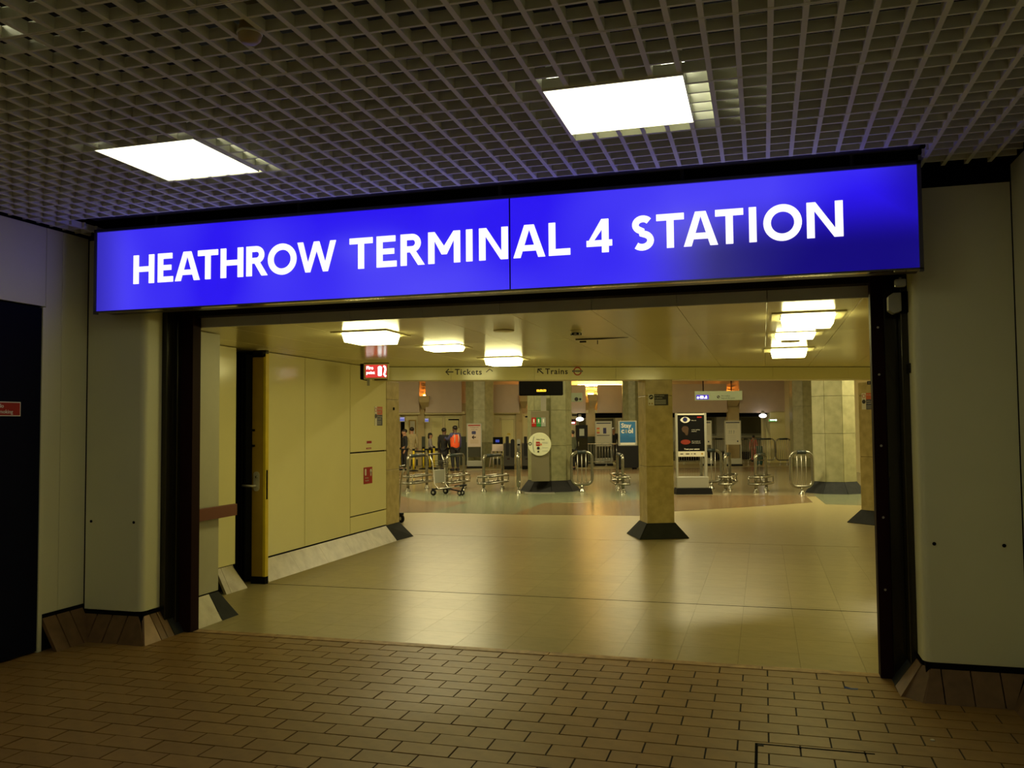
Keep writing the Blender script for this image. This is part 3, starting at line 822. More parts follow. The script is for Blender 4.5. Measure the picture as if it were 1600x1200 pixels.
MB().prism(circ(-.095, .0, .032, 16), .004, .0055, 'x').build('camera_symbol', M['ink'], t)
q = MB(); q.v = []; 
oo = circ(-.095, .085, .03, 16); ii = circ(-.095, .085, .022, 16)
qq = MB().ring(oo, ii, 0, .0015); qq.v = [(.004+p[1], p[0], p[2]) for p in qq.v]; qq.build('prohibition_ring', M['roundel_red'], t)
text('lettering', 'No smoking', .020, M['signwhite'], t, (.0046, -.05, .09), rot=ROTX)
text('lettering', 'Penalty applies', .013, M['signwhite'], t, (.0046, -.05, .05), rot=ROTX)
text('lettering', 'CCTV cameras', .018, M['signwhite'], t, (.0046, -.05, -.015), rot=ROTX)
text('lettering', 'in operation', .018, M['signwhite'], t, (.0046, -.05, -.045), rot=ROTX)
for zz in (-.07, -.088, -.106): BX('text_line', M['boardgrey'], t, .004, .0048, -.05, .08, zz-.003, zz+.003)

# ---- columns of the hall
def square_column(name, lab_m, cx, cy, ang, s, top, base_m, shaft_m, bh=.2, out=.15, joints=()):
    t = frame(name, (cx, cy, 0), ang)
    zs = [bh]+list(joints)+[top]
    for a, b in zip(zs, zs[1:]):
        MB().box(-s, s, -s, s, a+.002, b-.002).build('stone_panel', shaft_m, t, bevel=.006)
    BX('core', M['gap'], t, -s+.008, s-.008, -s+.008, s-.008, 0, top)
    for k in range(4):
        T = Matrix.Rotation(k*PI/2, 4, 'Z')
        f = s+out
        MB().add([(-s, -s, bh), (s, -s, bh), (f, -f, 0), (-f, -f, 0)], [(0, 1, 2, 3)], T=T).build('base_slab', base_m, t).modifiers.new('thick', 'SOLIDIFY').thickness = .012
    return t
pc = b0+bu*3.583                            # front corner of the middle column at the beam face
s = .197
cc = Vector((-1.587, 12.36, 0))+bu*s+bn*s
square_column('column', '', cc.x, cc.y, BA, s, 2.23, M['slate'], M['travertine'], joints=(1.0, 2.0))
square_column('column', '', 1.76, 14.96, R(46), .2, 2.23, M['slate'], M['travertine'], joints=(1.05, 2.02))
cl = frame('column', (-5.31, 11.56, 0))
for a, b in ((.21, .98), (.98, 1.98), (1.98, 2.24)):
    BX('stone_panel', M['travertine'], cl, -.21, .21, -.22, .22, a+.002, b-.002, bevel=.005)
MB().add([(.21, -.235, .21), (.21, .225, .21), (.40, .30, 0), (.345, -.285, 0), (-.21, .225, .21), (-.3, .3, 0)], [(0, 3, 2, 1), (1, 2, 5, 4)]).build('base_slab', M['slate'], cl)
BX('core', M['gap'], cl, -.2, .2, -.21, .21, 0, 2.2)
BX('stud', M['gap'], cl, .21, .216, .0, .05, 1.83, 1.87)

# ---- the beam with wayfinding lettering
bm = frame('beam', tuple(b0), BA)
BX('core', M['creamdull'], bm, -.8, 10.0, .03, .40, 2.24, 4.3)
for i in range(9):
    a = -.3+1.16*i
    BX('panel', M['cream'], bm, a+.0015, a+1.1585, 0, .03, 2.227, 2.404)
BX('panel', M['creamdull'], bm, -.8, 10, .0, .03, 2.41, 4.3)
BX('underside', M['creamdull'], bm, -.8, 10, .03, .40, 2.229, 2.24)
BX('joint', M['gap'], bm, -.3, 9.8, .004, .03, 2.404, 2.41)
def stroke_part(name, pts_list, wd, m, par):
    q = MB()
    for p in pts_list: strip_mesh(q, p, wd, -.002, .0)
    return q.build(name, m, par)
text('lettering', 'Tickets', .078, M['ink'], bm, (.912, -.0012, 2.301), bold=.022, spacing=1.14)
stroke_part('arrow', [[(.785, 2.338), (.892, 2.338)], [(.83, 2.378), (.788, 2.338), (.83, 2.298)]], .014, M['ink'], bm)
stroke_part('worn_symbol', [[(1.345, 2.335), (1.395, 2.378), (1.435, 2.345)]], .010, M['ink'], bm)
text('lettering', 'Trains', .078, M['ink'], bm, (2.172, -.0012, 2.308), bold=.022, spacing=1.14)
stroke_part('arrow', [[(2.145, 2.312), (2.07, 2.378)], [(2.125, 2.376), (2.070, 2.379), (2.066, 2.325)]], .015, M['ink'], bm)
MB().ring(circ(2.63, 2.347, .060, 28), circ(2.63, 2.347, .044, 28), -.002, 0).build('roundel_ring', M['roundel_red'], bm)
MB().box(2.555, 2.705, -.003, 0, 2.336, 2.359).build('roundel_bar', M['signblue'], bm)
text('roundel_lettering', 'UNDERGROUND', .012, M['signwhite'], bm, (2.63, -.0042, 2.341), align='CENTER')

# cctv notice on the middle column
t = thing('camera_notice', 'black and pale cctv camera notice on the middle stone column', 'sign', tuple(Vector((-1.587, 12.36, 0))+bu*.155-bn*.001+Vector((0, 0, 1.94))), BA)
BX('symbol_strip', M['signwhite'], t, -.118, -.03, -.004, 0, -.080, .080); BX('field', M['ink'], t, -.03, .175, -.004, 0, -.078, .080)
MB().prism(circ(-.075, .04, .033, 18), -.0055, -.004).build('camera_symbol', M['ink'], t)
stroke_part('camera_mark', [[(-.096, .03), (-.07, .048), (-.056, .04)]], .010, M['signwhite'], t).location = (0, -.0055, 0)
for zz, b in ((.062, 'CCTV cameras'), (.030, 'in operation')): text('lettering', b, .016, M['signwhite'], t, (-.022, -.005, zz-.01))
for zz in (-.005, -.022, -.040, -.056): BX('text_line', M['boardgrey'], t, -.02, .14, -.0046, -.004, zz-.003, zz+.003)
for xx in (-.1, -.062): BX('logo_mark', M['ochre'], t, xx-.01, xx+.01, -.0046, -.004, -.062, -.042)
# notices on the column by the maroon post: its face turned to the entrance
d45 = Vector((math.cos(R(-44)), math.sin(R(-44)), 0)); n45 = Vector((-math.sin(R(44)), -math.cos(R(44)), 0))
t = thing('security_notice', 'red and navy security notice on the stone column beside the maroon post', 'sign', tuple(Vector((1.482, 14.96, 1.93))+d45*.20+n45*.004), R(-44))
BX('symbol_strip', M['signwhite'], t, -.135, -.055, -.004, 0, -.13, .13); BX('red_field', M['orange'], t, -.055, .14, -.004, 0, .03, .13); BX('navy_field', M['signblue'], t, -.055, .14, -.004, 0, -.13, .028)
MB().prism(circ(-.095, -.005, .034, 18), -.0055, -.004).build('camera_symbol', M['ink'], t)
MB().ring(circ(-.095, .085, .032, 18), circ(-.095, .085, .024, 18), -.0055, -.004).build('prohibition_ring', M['roundel_red'], t)
text('lettering', 'No smoking', .018, M['signwhite'], t, (-.045, -.005, .092)); text('lettering', 'CCTV cameras', .017, M['signwhite'], t, (-.045, -.005, -.01)); text('lettering', 'in operation', .017, M['signwhite'], t, (-.045, -.005, -.04))
for zz in (-.07, -.09, -.11): BX('text_line', M['boardgrey'], t, -.045, .11, -.0046, -.004, zz-.003, zz+.003)
t = thing('number_plate', 'tiny dark number plate above the security notice on the stone column', 'sign', tuple(Vector((1.482, 14.96, 2.10+.12))+d45*.21+n45*.004), R(-44))
BX('plate', M['ink'], t, -.035, .035, -.004, 0, -.028, .028); text('lettering', '1', .03, M['signwhite'], t, (-.01, -.005, -.015))

# right wall of the hall (behind the maroon post)
w2 = frame('wall_right')
for i in range(8):
    BX('panel', M['cream'], w2, 2.36, 2.40, 6.09+i*1.05+.002, 6.09+(i+1)*1.05-.002, .2, 2.41)
BX('wall_core', M['creamdull'], w2, 2.40, 2.6, 6.06, 14.5, 0, 4.3)
BX('return', M['creamdull'], w2, .92, 2.4, 6.06, 6.085, 0, 2.41)

# ================================================================ CONCOURSE BEYOND
cosr, sinr = math.cos(ROT), math.sin(ROT)
def cf(u, v, z=0): return (u*cosr-v*sinr, u*sinr+v*cosr, z)
c3 = frame('ceiling', (0, 0, 0), ROT); BX('slab', M['creamdull'], c3, -15, 11, 14.5, 46, 4.3, 4.4)
DW = 35.5
def far(px): return (px-800)/F*DW
ww = frame('wall_far', (0, 0, 0), ROT)
zsill0, zsill1 = 2.06, 2.20
BX('lower_wall', M['creamdull'], ww, -15, far(893), DW, DW+.3, 0, zsill0)
BX('lower_wall', M['creamdull'], ww, far(1198), 14, DW+.6, DW+.9, 0, zsill0)
for a, b in ((560, 657), (664, 727), (768, 812), (893, 918), (928, 1135), (1152, 1244)):
    BX('sill_band', M['creamdull'], ww, far(a), far(b), DW-.25, DW+.6, zsill0, zsill1-.02, bevel=.01)
M['upperwall'] = mat('upper_wall_render', (.74, .60, .40), .6, var=.06, scale=3)
BX('upper_wall', M['upperwall'], ww, -15, 14, DW+.6, DW+.8, zsill0, 4.3)
for a, b, m_ in ((600, 626, 0), (653, 663, 0), (722, 735, 0), (806, 815, 0), (915, 929, 0), (1135, 1153, 0)):
    BX('pilaster', M['farwall'], ww, far(a), far(b), DW-.12, DW+.2, 0, 2.5)
PAN = [(590, 656, 2.24, 3.5), (665.5, 722, 2.24, 3.6), (768, 811, 2.20, 3.25), (890, 914, 2.22, 3.2), (932, 982, 2.22, 3.2), (1045, 1133, 2.30, 3.2), (1152, 1232, 2.34, 3.32)]
for a, b, z0, z1 in PAN:
    BX('panel', M['pink'], ww, far(a), far(b), DW-.30, DW-.22, Z((a+b)/2, 645, DW-.3), z1, bevel=.01)
for a, b in ((657, 672), (812, 824), (918, 931), (1132, 1152), (1230, 1246)):
    mb = MB(); x0, x1 = far(a), far(b); 
    mb.add([(x0, DW-.55, 2.80), (x1, DW-.55, 2.80), (x1, DW, 2.80), (x0, DW, 2.80), (x0+.08, DW-.2, 2.28), (x1-.08, DW-.2, 2.28), (x1-.08, DW, 2.28), (x0+.08, DW, 2.28),
            (x0, DW-.55, 2.55), (x1, DW-.55, 2.55)],
           [(0, 1, 2, 3), (0, 8, 9, 1), (8, 4, 5, 9), (4, 7, 6, 5), (1, 9, 5, 6, 2), (0, 3, 7, 4, 8)])
    mb.build('corbel', M['farwall'], ww)
    for zz in (2.95, 3.08, 3.2): BX('rail_bar', M['farwall'], ww, x0+.02, x1-.02, DW+.52, DW+.58, zz, zz+.03)
for px, m_, lab in ((664, 'uplight_o', 'orange uplight glowing behind the corbel over the waiting people'), (817, 'uplight_o', 'orange uplight glowing in the gap beside the hanging clock display'),
                    (924, 'uplight_y', 'bright yellow uplight in the gap above the ticket machine'), (1142, 'uplight_o', 'orange uplight behind the hanging grey way sign'),
                    (1237, 'uplight_o', 'orange uplight in the last gap next to the pale columns')):
    t = thing('uplight', lab, 'light', cf(far(px), DW-.02, 2.82), ROT, 'uplights behind the cladding panels')
    BX('tray', M['boardgrey'], t, -.12, .12, .25, .42, -.02, .02); MB().tube([(-.11, .34, .04), (.11, .34, .04)], .02, 8).build('tube', M[m_], t)
for px0, px1 in ((768, 812), (893, 975), (1052, 1133), (1152, 1230)):
    pass
t = thing('light_trough', 'bright warm cove light along the wall top over the ticket machine', 'light', cf(far(940), DW+.25, 3.16), ROT)
BX('trough', M['boardgrey'], t, -1.0, 1.0, -.1, .1, -.05, 0); MB().tube([(-.95, 0, .04), (.95, 0, .04)], .03, 8).build('tube', M['uplight_y'], t)
# dado strips
for a, b in ((659, 664), (684, 688), (718, 731), (752, 768)):
    BX('dado', M['dado'], ww, far(a), far(b), DW-.14, DW-.0, 0, Z(a, 682, DW))
BX('dado', M['dado'], ww, far(600), far(800), DW-.02, DW, 0, .25)
BX('dado', M['dado'], ww, far(916), far(930), DW-.14, DW, 0, Z(920, 682, DW))
# doors and shopfront pieces in the lower wall
def far_door(n, a, b, z1, m_, extra=None):
    d = frame('door_%d' % n, cf(far((a+b)/2), DW, 0), ROT); w_ = (far(b)-far(a))/2
    MB().box(-w_, -w_+.05, -.05, 0, 0, z1).box(w_-.05, w_, -.05, 0, 0, z1).box(-w_, w_, -.05, 0, z1-.05, z1).build('door_frame', M['creamdull'], d)
    BX('door_leaf', m_, d, -w_+.055, w_-.055, -.03, 0, .01, z1-.055)
    BX('door_gap', M['gap'], d, -w_+.05, w_-.05, -.012, -.002, 0, z1-.05)
    return d, w_
far_door(2, 672, 693, 2.0, M['cream'])
d, w_ = far_door(3, 693, 719, 2.0, M['cream'])
MB().box(-.15, .33, -.045, -.03, 1.82, 1.87).box(.26, .33, -.045, -.03, 1.5, 1.85).build('dark_panel', M['gap'], d)
d, w_ = far_door(4, 781, 804, 1.88, M['cream'])
MB().prism([(-.02, 1.22), (.12, 1.2), (.10, 1.27), (.0, 1.27)], -.034, -.03).build('yellow_label', M['yellow'], d)
BX('shop_opening', M['gap'], ww, far(618), far(632), DW-.01, DW+.02, 0, 2.0)
BX('window_frame', M['ochre'], ww, far(639), far(649.5), DW-.05, DW, .9, 1.85); BX('window_pane', M['poster_pale'], ww, far(640.5), far(648), DW-.06, DW-.05, .95, 1.8)
def screen(px0, px1, py0, py1, lab):
    D = DW-.8
    t = thing('monitor', lab, 'screen', tuple(at((px0+px1)/2, (py0+py1)/2, D)), ROT, 'information monitors over the ticket hall')
    w_ = (px1-px0)/F*D/2; h_ = (py1-py0)/F*D/2
    BX('case', M['boardgrey'], t, -w_, w_, 0, .3, -h_, h_); BX('screen', M['screen_glow'], t, -w_+.03, w_-.03, -.01, 0, -h_+.03, h_-.03)
    BX('header_band', M['screen_blue'], t, -w_+.03, w_-.03, -.014, -.01, -h_*.45, -h_*.1)
    BX('bracket', M['gap'], t, -.03, .03, .3, .5, -.03, .03)
screen(624, 633, 651, 659, 'small bluish monitor nearest the stone column at the wall end'); screen(663, 670.5, 653, 660, 'small bluish monitor over the seated ponytail person')

# platform side: dark opening, train behind railings
pl = frame('wall_platform', (0, 0, 0), ROT)
BX('back_wall', M['train'], pl, far(880), far(1215), 40.4, 40.6, 0, 4.3)
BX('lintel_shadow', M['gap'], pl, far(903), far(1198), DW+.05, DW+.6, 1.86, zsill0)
tr = thing('train', 'grey train with dark windows standing beyond the platform railings', 'train', cf(5.5, 38.0, 0), ROT)
BX('body', M['train'], tr, -7.5, 6.5, 0, 2.4, .35, 2.3, bevel=.1)
for i in range(6):
    x0 = -7.0+2.2*i
    BX('window', M['glassdark'], tr, x0, x0+1.5, -.02, 0, 1.15, 1.85, bevel=.02)
    BX('door', M['boardgrey'], tr, x0+1.58, x0+2.1, -.015, 0, .4, 1.95, bevel=.02)
MB().tube([(-7.3, -.02, 2.02), (6.3, -.02, 2.02)], .03, 6).build('gutter', M['gap'], tr)
BX('sill_stripe', M['boardgrey'], tr, -7.5, 6.5, -.012, 0, .98, 1.06)
BX('underframe', M['gap'], tr, -7.4, 6.4, .1, 2.3, 0, .35)
oo, ii = circ(.55, .95, .22, 24), circ(.55, .95, .16, 24)
MB().ring(oo, ii, -.022, -.012).build('roundel_ring', M['roundel_red'], tr); BX('roundel_bar', M['signblue'], tr, .25, .85, -.026, -.022, .9, 1.0)
# platform railing
n_rail = 0
def barrier(px0, px1, ptop, pbot, pfoot, D, lab, bars=7, grip=True):
    g = at((px0+px1)/2, pfoot, D); t = thing('crowd_barrier', lab, 'barrier', (g.x, g.y, 0), ROT, 'crowd barriers before the platform')
    w_ = (px1-px0)/F*D/2; z1 = Z(px0, ptop, D); z0 = Z(px0, pbot, D)
    rr = rrect(-w_, w_, z0, z1, .12, 4)
    MB().tube([(p[0], 0, p[1]) for p in rr], .022, 8, True).build('frame', M['chrome'], t)
    for i in range(bars):
        x = -w_+(i+1)*2*w_/(bars+1); MB().tube([(x, 0, z0), (x, 0, z1)], .009, 6).build('bar', M['steel'], t)
    if grip: MB().tube([(-w_+.14, 0, z1), (w_-.14, 0, z1)], .032, 8).build('grip', M['greygrip'], t)
    for x in (-w_*.45, w_*.45):
        MB().tube([(x, 0, z0), (x, 0, .02)], .016, 8).build('leg', M['steel'], t)
        MB().lathe([(.06, 0), (.06, .01), (.02, .05)], 12, Matrix.Translation((x, 0, 0))).build('foot', M['steel'], t)
barrier(1054, 1110, 686, 721, 727, 34.4, 'crowd barrier showing through the open foot of the eye poster totem', 14)
barrier(1112, 1135, 686, 720, 727, 34.4, 'crowd barrier left of the white notice board by the platform', 6)
barrier(1157, 1174, 686, 719, 726, 33, 'crowd barrier between the white notice board and the coral top person', 5)
barrier(1177, 1211, 686, 719, 726, 33, 'crowd barrier right of the coral top person', 10)
barrier(1213, 1237, 686, 719, 727, 33, 'last crowd barrier ending at the pale column', 6)
barrier(893, 968, 694, 722, 728, 33.4, 'low crowd barrier behind the grey notice board and bar hoop', 16, False)

# ---- tall columns
def oct_column(lab, px0, px1, pbase, m_, base_m, top, bh=.35, out=.22, rot=0, dado=None, joint=()):
    g = fl((px0+px1)/2, pbase); D = (g-Vector((0, 0, H))).dot(fwd)
    rad = (px1-px0)/F*D/2; g = Vector(cf((((px0+px1)/2)-800)/F*D, D+rad, 0))
    t = frame('column', tuple(g), ROT+rot)
    n = 8; rr = rad/math.cos(PI/8)
    def vert(i, r_, z): a = PI/8+i*PI/4; return (r_*math.cos(a), r_*math.sin(a), z)
    zs = [bh]+list(joint)+[top]
    for i in range(n):
        for a, b in zip(zs, zs[1:]):
            MB().add([vert(i+.012, rr, a+.004), vert(i+1-.012, rr, a+.004), vert(i+1-.012, rr, b-.004), vert(i+.012, rr, b-.004)], [(0, 1, 2, 3)]).build('stone_panel', m_, t).modifiers.new('thick', 'SOLIDIFY').thickness = .03
        if out: MB().add([vert(i+.01, rr*1.0, bh), vert(i+1-.01, rr, bh), vert(i+1-.01, rr+out, 0), vert(i+.01, rr+out, 0)], [(0, 3, 2, 1)]).build('base_slab', base_m, t).modifiers.new('thick', 'SOLIDIFY').thickness = .02
    MB().lathe([(rr*.95, 0), (rr*.95, top)], 8, Matrix.Rotation(PI/8, 4, 'Z'), smooth=False).build('core', M['green_marble'], t)
    return t, g, rad, D
kc, kg, krad, kD = oct_column('', 827, 892, 768, M['green_marble'], M['rubber'], 4.3, .26, .2, rot=R(22.5), joint=(1.1, 1.95))
oct_column('', 1281, 1345, 771, M['pale_marble'], M['slate'], 4.3, .26, .2, rot=-R(20), joint=(1.35, 2.2))
oct_column('', 1242, 1283, 729, M['pale_marble'], M['dado'], 4.3, .3, 0, joint=(1.3, 2.2))
oct_column('', 974, 1000, 729.5, M['green_marble'], M['dado'], 4.3, .3, 0, joint=(1.3, 2.2))
oct_column('', 727, 770, 730, M['pale_marble'], M['dado'], 4.3, .95, .0, joint=(2.2,))

# ---- help point on its column
hD = kD-.15
hp = thing('help_point', 'grey help point housing with round white panel on green column', 'help point', cf((842.5-800)/F*hD, hD, 0), ROT)
def hx(px): return (px-842.5)/F*hD
def hzz(py): return Z(842, py, hD)
BX('housing', M['boardgrey'] if False else mat('help_housing', (.20, .18, .11), .4, .3), hp, hx(829), hx(857), -.05, .095, .262, hzz(642), bevel=.01)
BX('stem', M['steel'], hp, hx(845), hx(853), -.02, .06, hzz(642), hzz(617))
BX('floor_plate', M['steel'], hp, hx(818), hx(864), -.34, -.12, 0, .012)
hm = Matrix.Translation((hx(842), -.05, hzz(694))) @ Matrix.Rotation(R(90), 4, 'X')
MB().lathe([(.27, 0), (.275, .02), (.268, .03)], 40, hm, smooth=False).build('round_panel', mat('help_panel', (.62, .64, .44), .35), hp)
text('lettering', 'Help Point', .032, M['ink'], hp, (hx(837), -.0815, hzz(687.5)))
BX('sos_button', M['red'], hp, hx(836.5), hx(842.5), -.086, -.08, hzz(696.5), hzz(690))
text('lettering', 'SOS', .028, M['signwhite'], hp, (hx(837.2), -.0875, hzz(694.3)))
stroke_part('bell_mark', [[(hx(843.5), hzz(695.5)), (hx(844.5), hzz(692.5)), (hx(845.3), hzz(695.5))]], .02, M['orange'], hp).location = (0, -.081, 0)
for py, r_ in ((700, .034), (705.3, .022)):
    MB().prism(circ(hx(840), hzz(py), r_, 16), -.088, -.08).build('call_button', M['ink'], hp)
for py in (691, 692.6, 699.5, 704.5): BX('text_line', M['silver'], hp, hx(846), hx(855), -.0815, -.08, hzz(py)-.004, hzz(py)+.004)
MB().ring(circ(hx(827.3), hzz(693), .04, 16), circ(hx(827.3), hzz(693), .022, 16), -.083, -.08).build('ear_symbol', M['ink'], hp)
q = MB(); strip_mesh(q, [(hx(835)-.05*math.sin(R(a)), hzz(694)+.2*math.cos(R(a))) for a in range(20, 161, 20)], .02, -.082, -.08); q.build('speaker_grille', M['silver'], hp)
sp = thing('safety_sign', 'red, green and silver three part safety sign on the help point housing', 'sign', cf((841-800)/F*hD, hD-.052, hzz(659.5)), ROT)
for i, m_ in enumerate((M['red'], M['green'], M['silver'])):
    x0 = -.166+.113*i
    BX('field', m_, sp, x0, x0+.106, -.006, 0, -.107, .107)
    MB().prism(rrect(x0+.035, x0+.07, -.01, .075, .014, 3), -.0075, -.006).build('symbol', M['signwhite'], sp)
    BX('divider', M['signwhite'], sp, x0+.01, x0+.096, -.0072, -.006, -.028, -.022)

# ---- hanging display, way signs
lD = 19.3
ld = thing('clock_display', 'black hanging display board with amber clock digits by the green column', 'display', tuple(at(845.5, 604.5, lD)), ROT+R(2))
BX('case', M['gap'], ld, -.485, .485, -.02, .25, -.185, .185, bevel=.01); BX('screen', M['poster_black'], ld, -.465, .465, -.024, -.018, -.165, .165)
text('digits', '15:58:33', .045, M['amber_glow'], ld, (0, -.026, -.105), align='CENTER', bold=.05)
MB().tube([(-.3, .1, .185), (-.3, .1, 1.75)], .02, 8).build('hanger', M['gap'], ld); MB().tube([(.3, .1, .185), (.3, .1, 1.75)], .02, 8).build('hanger', M['gap'], ld)
wD = 22.0
ws = thing('way_sign', 'long hanging grey way sign with violet symbols box over the barriers', 'sign', tuple(at(1123, 618, wD)), ROT)
BX('case', mat('way_sign_grey', (.36, .42, .30), .4), ws, -.595, .595, 0, .08, -.12, .115, bevel=.006)
BX('symbol_box', M['violet_glow'], ws, -.565, -.255, -.006, 0, -.095, .02)
q = MB(); q.prism(circ(-.525, -.05, .028, 12), -.009, -.006); q.prism(rrect(-.475, -.385, -.075, -.005, .02, 3), -.009, -.006); q.prism([(-.375, -.075), (-.345, -.075), (-.345, -.03)], -.009, -.006); q.prism([(-.34, -.075), (-.295, -.075), (-.30, -.02), (-.32, .005), (-.335, -.02)], -.009, -.006)
q.build('symbols', M['white_glow'], ws)
MB().prism(circ(-.01, -.035, .036, 16), -.003, 0).build('round_mark', M['ink'], ws)
stroke_part('mark_stroke', [[(-.03, -.02), (.01, -.05)]], .01, M['signwhite'], ws).location = (0, -.003, 0)
text('lettering', 'No trolleys', .034, M['ink'], ws, (.065, -.001, -.025)); text('lettering', 'beyond this point', .034, M['ink'], ws, (.065, -.001, -.083))
for x in (-.38, .33): MB().tube([(x, .04, .115), (x, .04, 1.85)], .014, 8).build('hanger', M['maroon'], ws)
w3 = thing('way_sign', 'short hanging grey sign with small black symbols right of the green column', 'sign', tuple(at(896, 621, wD)), ROT)
BX('case', bpy.data.materials['way_sign_grey'], w3, -.25, .225, 0, .08, -.11, .115, bevel=.006)
for x, r_ in ((-.11, .025), (.075, .05), (.17, .03)): MB().prism(circ(x, -.045, r_, 14), -.003, 0).build('symbol', M['ink'], w3)
MB().tube([(-.06, .04, .115), (-.06, .04, 1.85)], .014, 8).build('hanger', M['maroon'], w3)

# ---- perch seats and bar hoops in polished tube
def hoop_seat(px_a, py_a, px_b, py_b, lab, shelf=.38, first=None):
    # two legs standing at the given floor pixels
    a, b = fl(px_a, py_a), fl(px_b, py_b); t = thing('perch_seat', lab, 'seat', tuple((a+b)/2), math.atan2(b.y-a.y, b.x-a.x), 'polished tube perch seats')
    L_ = (b-a).length/2; top = .86; r_ = .10
    pts = [(-L_, 0, .02), (-L_, 0, top-r_)]+[(-L_+r_-r_*math.cos(R(q)), 0, top-r_+r_*math.sin(R(q))) for q in (25, 45, 65, 90)]+[(L_-r_+r_*math.sin(R(q)), 0, top-r_+r_*math.cos(R(q))) for q in (0, 25, 45, 65)]+[(L_, 0, top-r_), (L_, 0, .02)]
    MB().tube(pts, .036, 10).build('hoop', M['chrome'], t)
    MB().tube([(-L_+.12, 0, top), (L_-.12, 0, top)], .042, 10).build('pad', M['greygrip'], t)
    for z in (.20, .36):
        e = L_+.08; dpt = .17
        rr = rrect(-e, e, -dpt, dpt, .12, 5)
        MB().tube([(p[0], p[1], z) for p in rr], .026, 8, True).build('bench_rail', M['chrome'], t)
    for x in (-L_-.05, L_+.05):
        for y in (-.15, .15): MB().tube([(x, y, .20), (x, y, .36)], .012, 6).build('spacer', M['chrome'], t)
    for x in (-L_, L_):
        MB().lathe([(.075, 0), (.07, .012), (.042, .07), (.038, .10)], 14, Matrix.Translation((x, 0, 0))).build('foot', M['chrome'], t)
    return t
hoop_seat(637.5, 768, 667, 763.5, 'polished perch seat in front of the yellow queue posts')
hoop_seat(698.5, 767, 725, 763, 'polished perch seat directly behind the grey luggage trolley')
hoop_seat(756, 768.5, 785, 764, 'polished perch seat between trolley and help point column')
hoop_seat(965, 763.5, 973.5, 770, 'polished perch seat seen end on left of the middle stone column')
hoop_seat(1134, 770, 1141, 764, 'polished perch seat seen end on right of the eye poster totem')
hoop_seat(1181.5, 770.5, 1197.5, 767, 'polished perch seat in the middle of the open floor at right')
def bar_hoop(px, py, lab, ang=0, w_=.245):
    g = fl(px, py); t = thing('bar_hoop', lab, 'barrier', tuple(g), ROT+ang, 'polished bar hoops')
    rr = rrect(-w_, w_, .17, .94, .14, 5)
    MB().tube([(p[0], 0, p[1]) for p in rr], .036, 10, True).build('hoop', M['chrome'], t)
    for x in (-.10, 0, .10): MB().tube([(x, 0, .18), (x, 0, .93)], .009, 6).build('bar', M['steel'], t)
    MB().tube([(-.10, 0, .94), (.10, 0, .94)], .044, 10).build('grip', M['greygrip'], t)
    MB().tube([(0, 0, .0), (0, 0, .17)], .034, 10).build('stem', M['chrome'], t)
    MB().lathe([(.085, 0), (.08, .012), (.045, .06), (.036, .09)], 14).build('foot', M['chrome'], t)
bar_hoop(909.5, 768, 'polished bar hoop standing right of the help point column')
bar_hoop(1253.5, 772.5, 'polished bar hoop standing in front of the pale column')
bar_hoop(1112, 763.5, 'polished bar hoop half hidden behind the eye poster totem')
bar_hoop(810.5, 771, 'polished bar hoop seen edge on left of the help point column', R(86))

# ---- luggage trolleys
def trolley(loc, rz, lab):
    t = thing('luggage_trolley', lab, 'trolley', loc, rz, 'airport luggage trolleys')
    wy = .25
    for y in (-wy, wy):
        MB().tube([(-.10, y, .92), (-.02, y, .72), (.0, y*.9, .26), (.10, y*.85, .15), (.62, y*.5, .22)], .013, 8).build('side_tube', M['steel'], t)
        w_ = MB().lathe([(.03, -.018), (.068, -.018), (.072, -.01), (.072, .01), (.068, .018), (.03, .018)], 16, Matrix.Translation((.0, y*1.05, .072)) @ Matrix.Rotation(R(90), 4, 'X')).build('wheel', M['rubber'], t)
        MB().lathe([(.028, -.02), (.028, .02)], 12, Matrix.Translation((.0, y*1.05, .072)) @ Matrix.Rotation(R(90), 4, 'X')).build('hub', M['steel'], w_)
        BX('fork', M['rubber'], t, -.03, .03, y*1.05-.03, y*1.05+.03, .13, .165)
    for y in (-.06, .06):
        w_ = MB().lathe([(.03, -.016), (.056, -.016), (.06, -.008), (.06, .008), (.056, .016), (.03, .016)], 16, Matrix.Translation((.58, y, .06)) @ Matrix.Rotation(R(90), 4, 'X')).build('wheel', M['rubber'], t)
        MB().lathe([(.03, -.018), (.03, .018)], 12, Matrix.Translation((.58, y, .06)) @ Matrix.Rotation(R(90), 4, 'X')).build('hub', M['signwhite'], w_)
    MB().tube([(.58, 0, .07), (.66, 0, .22)], .022, 8).build('front_fork', M['rubber'], t)
    MB().tube([(.0, -wy, .15), (.28, -.05, .15), (.58, 0, .09)], .016, 8).tube([(.0, wy, .15), (.28, .05, .15)], .016, 8).build('chassis', M['rubber'], t)
    MB().tube([(.50, -.14, .215), (.66, -.10, .235), (.70, 0, .24), (.66, .10, .235), (.50, .14, .215)], .022, 8).build('bumper', M['rubber'], t)
    BX('panel', M['boardgrey'], t, -.012, .012, -.215, .215, .28, .58, bevel=.006)
    MB().tube([(-.10, -wy-.02, .92), (-.14, -wy, .94), (-.14, wy, .94), (-.10, wy+.02, .92)], .022, 8).build('handle', M['blackmetal'], t)
    q = MB()
    for i in range(4):
        z = .64+.05*i; e = .20+.03*i
        q.tube([(-.02, -.22, z), (-.02+e*.5, -.22, z), (-.02+e*.5, .22, z), (-.02, .22, z)], .006, 6, True)
    for i in range(7): q.tube([(.07, -.21+.07*i, .64), (.14, -.21+.07*i, .79)], .004, 5)
    q.build('basket', M['blackmetal'], t)
    return t
g = fl(687, 773)
trolley(tuple(g), ROT-R(28), 'grey luggage trolley standing in front of a polished perch seat')
g2 = fl(628, 817)
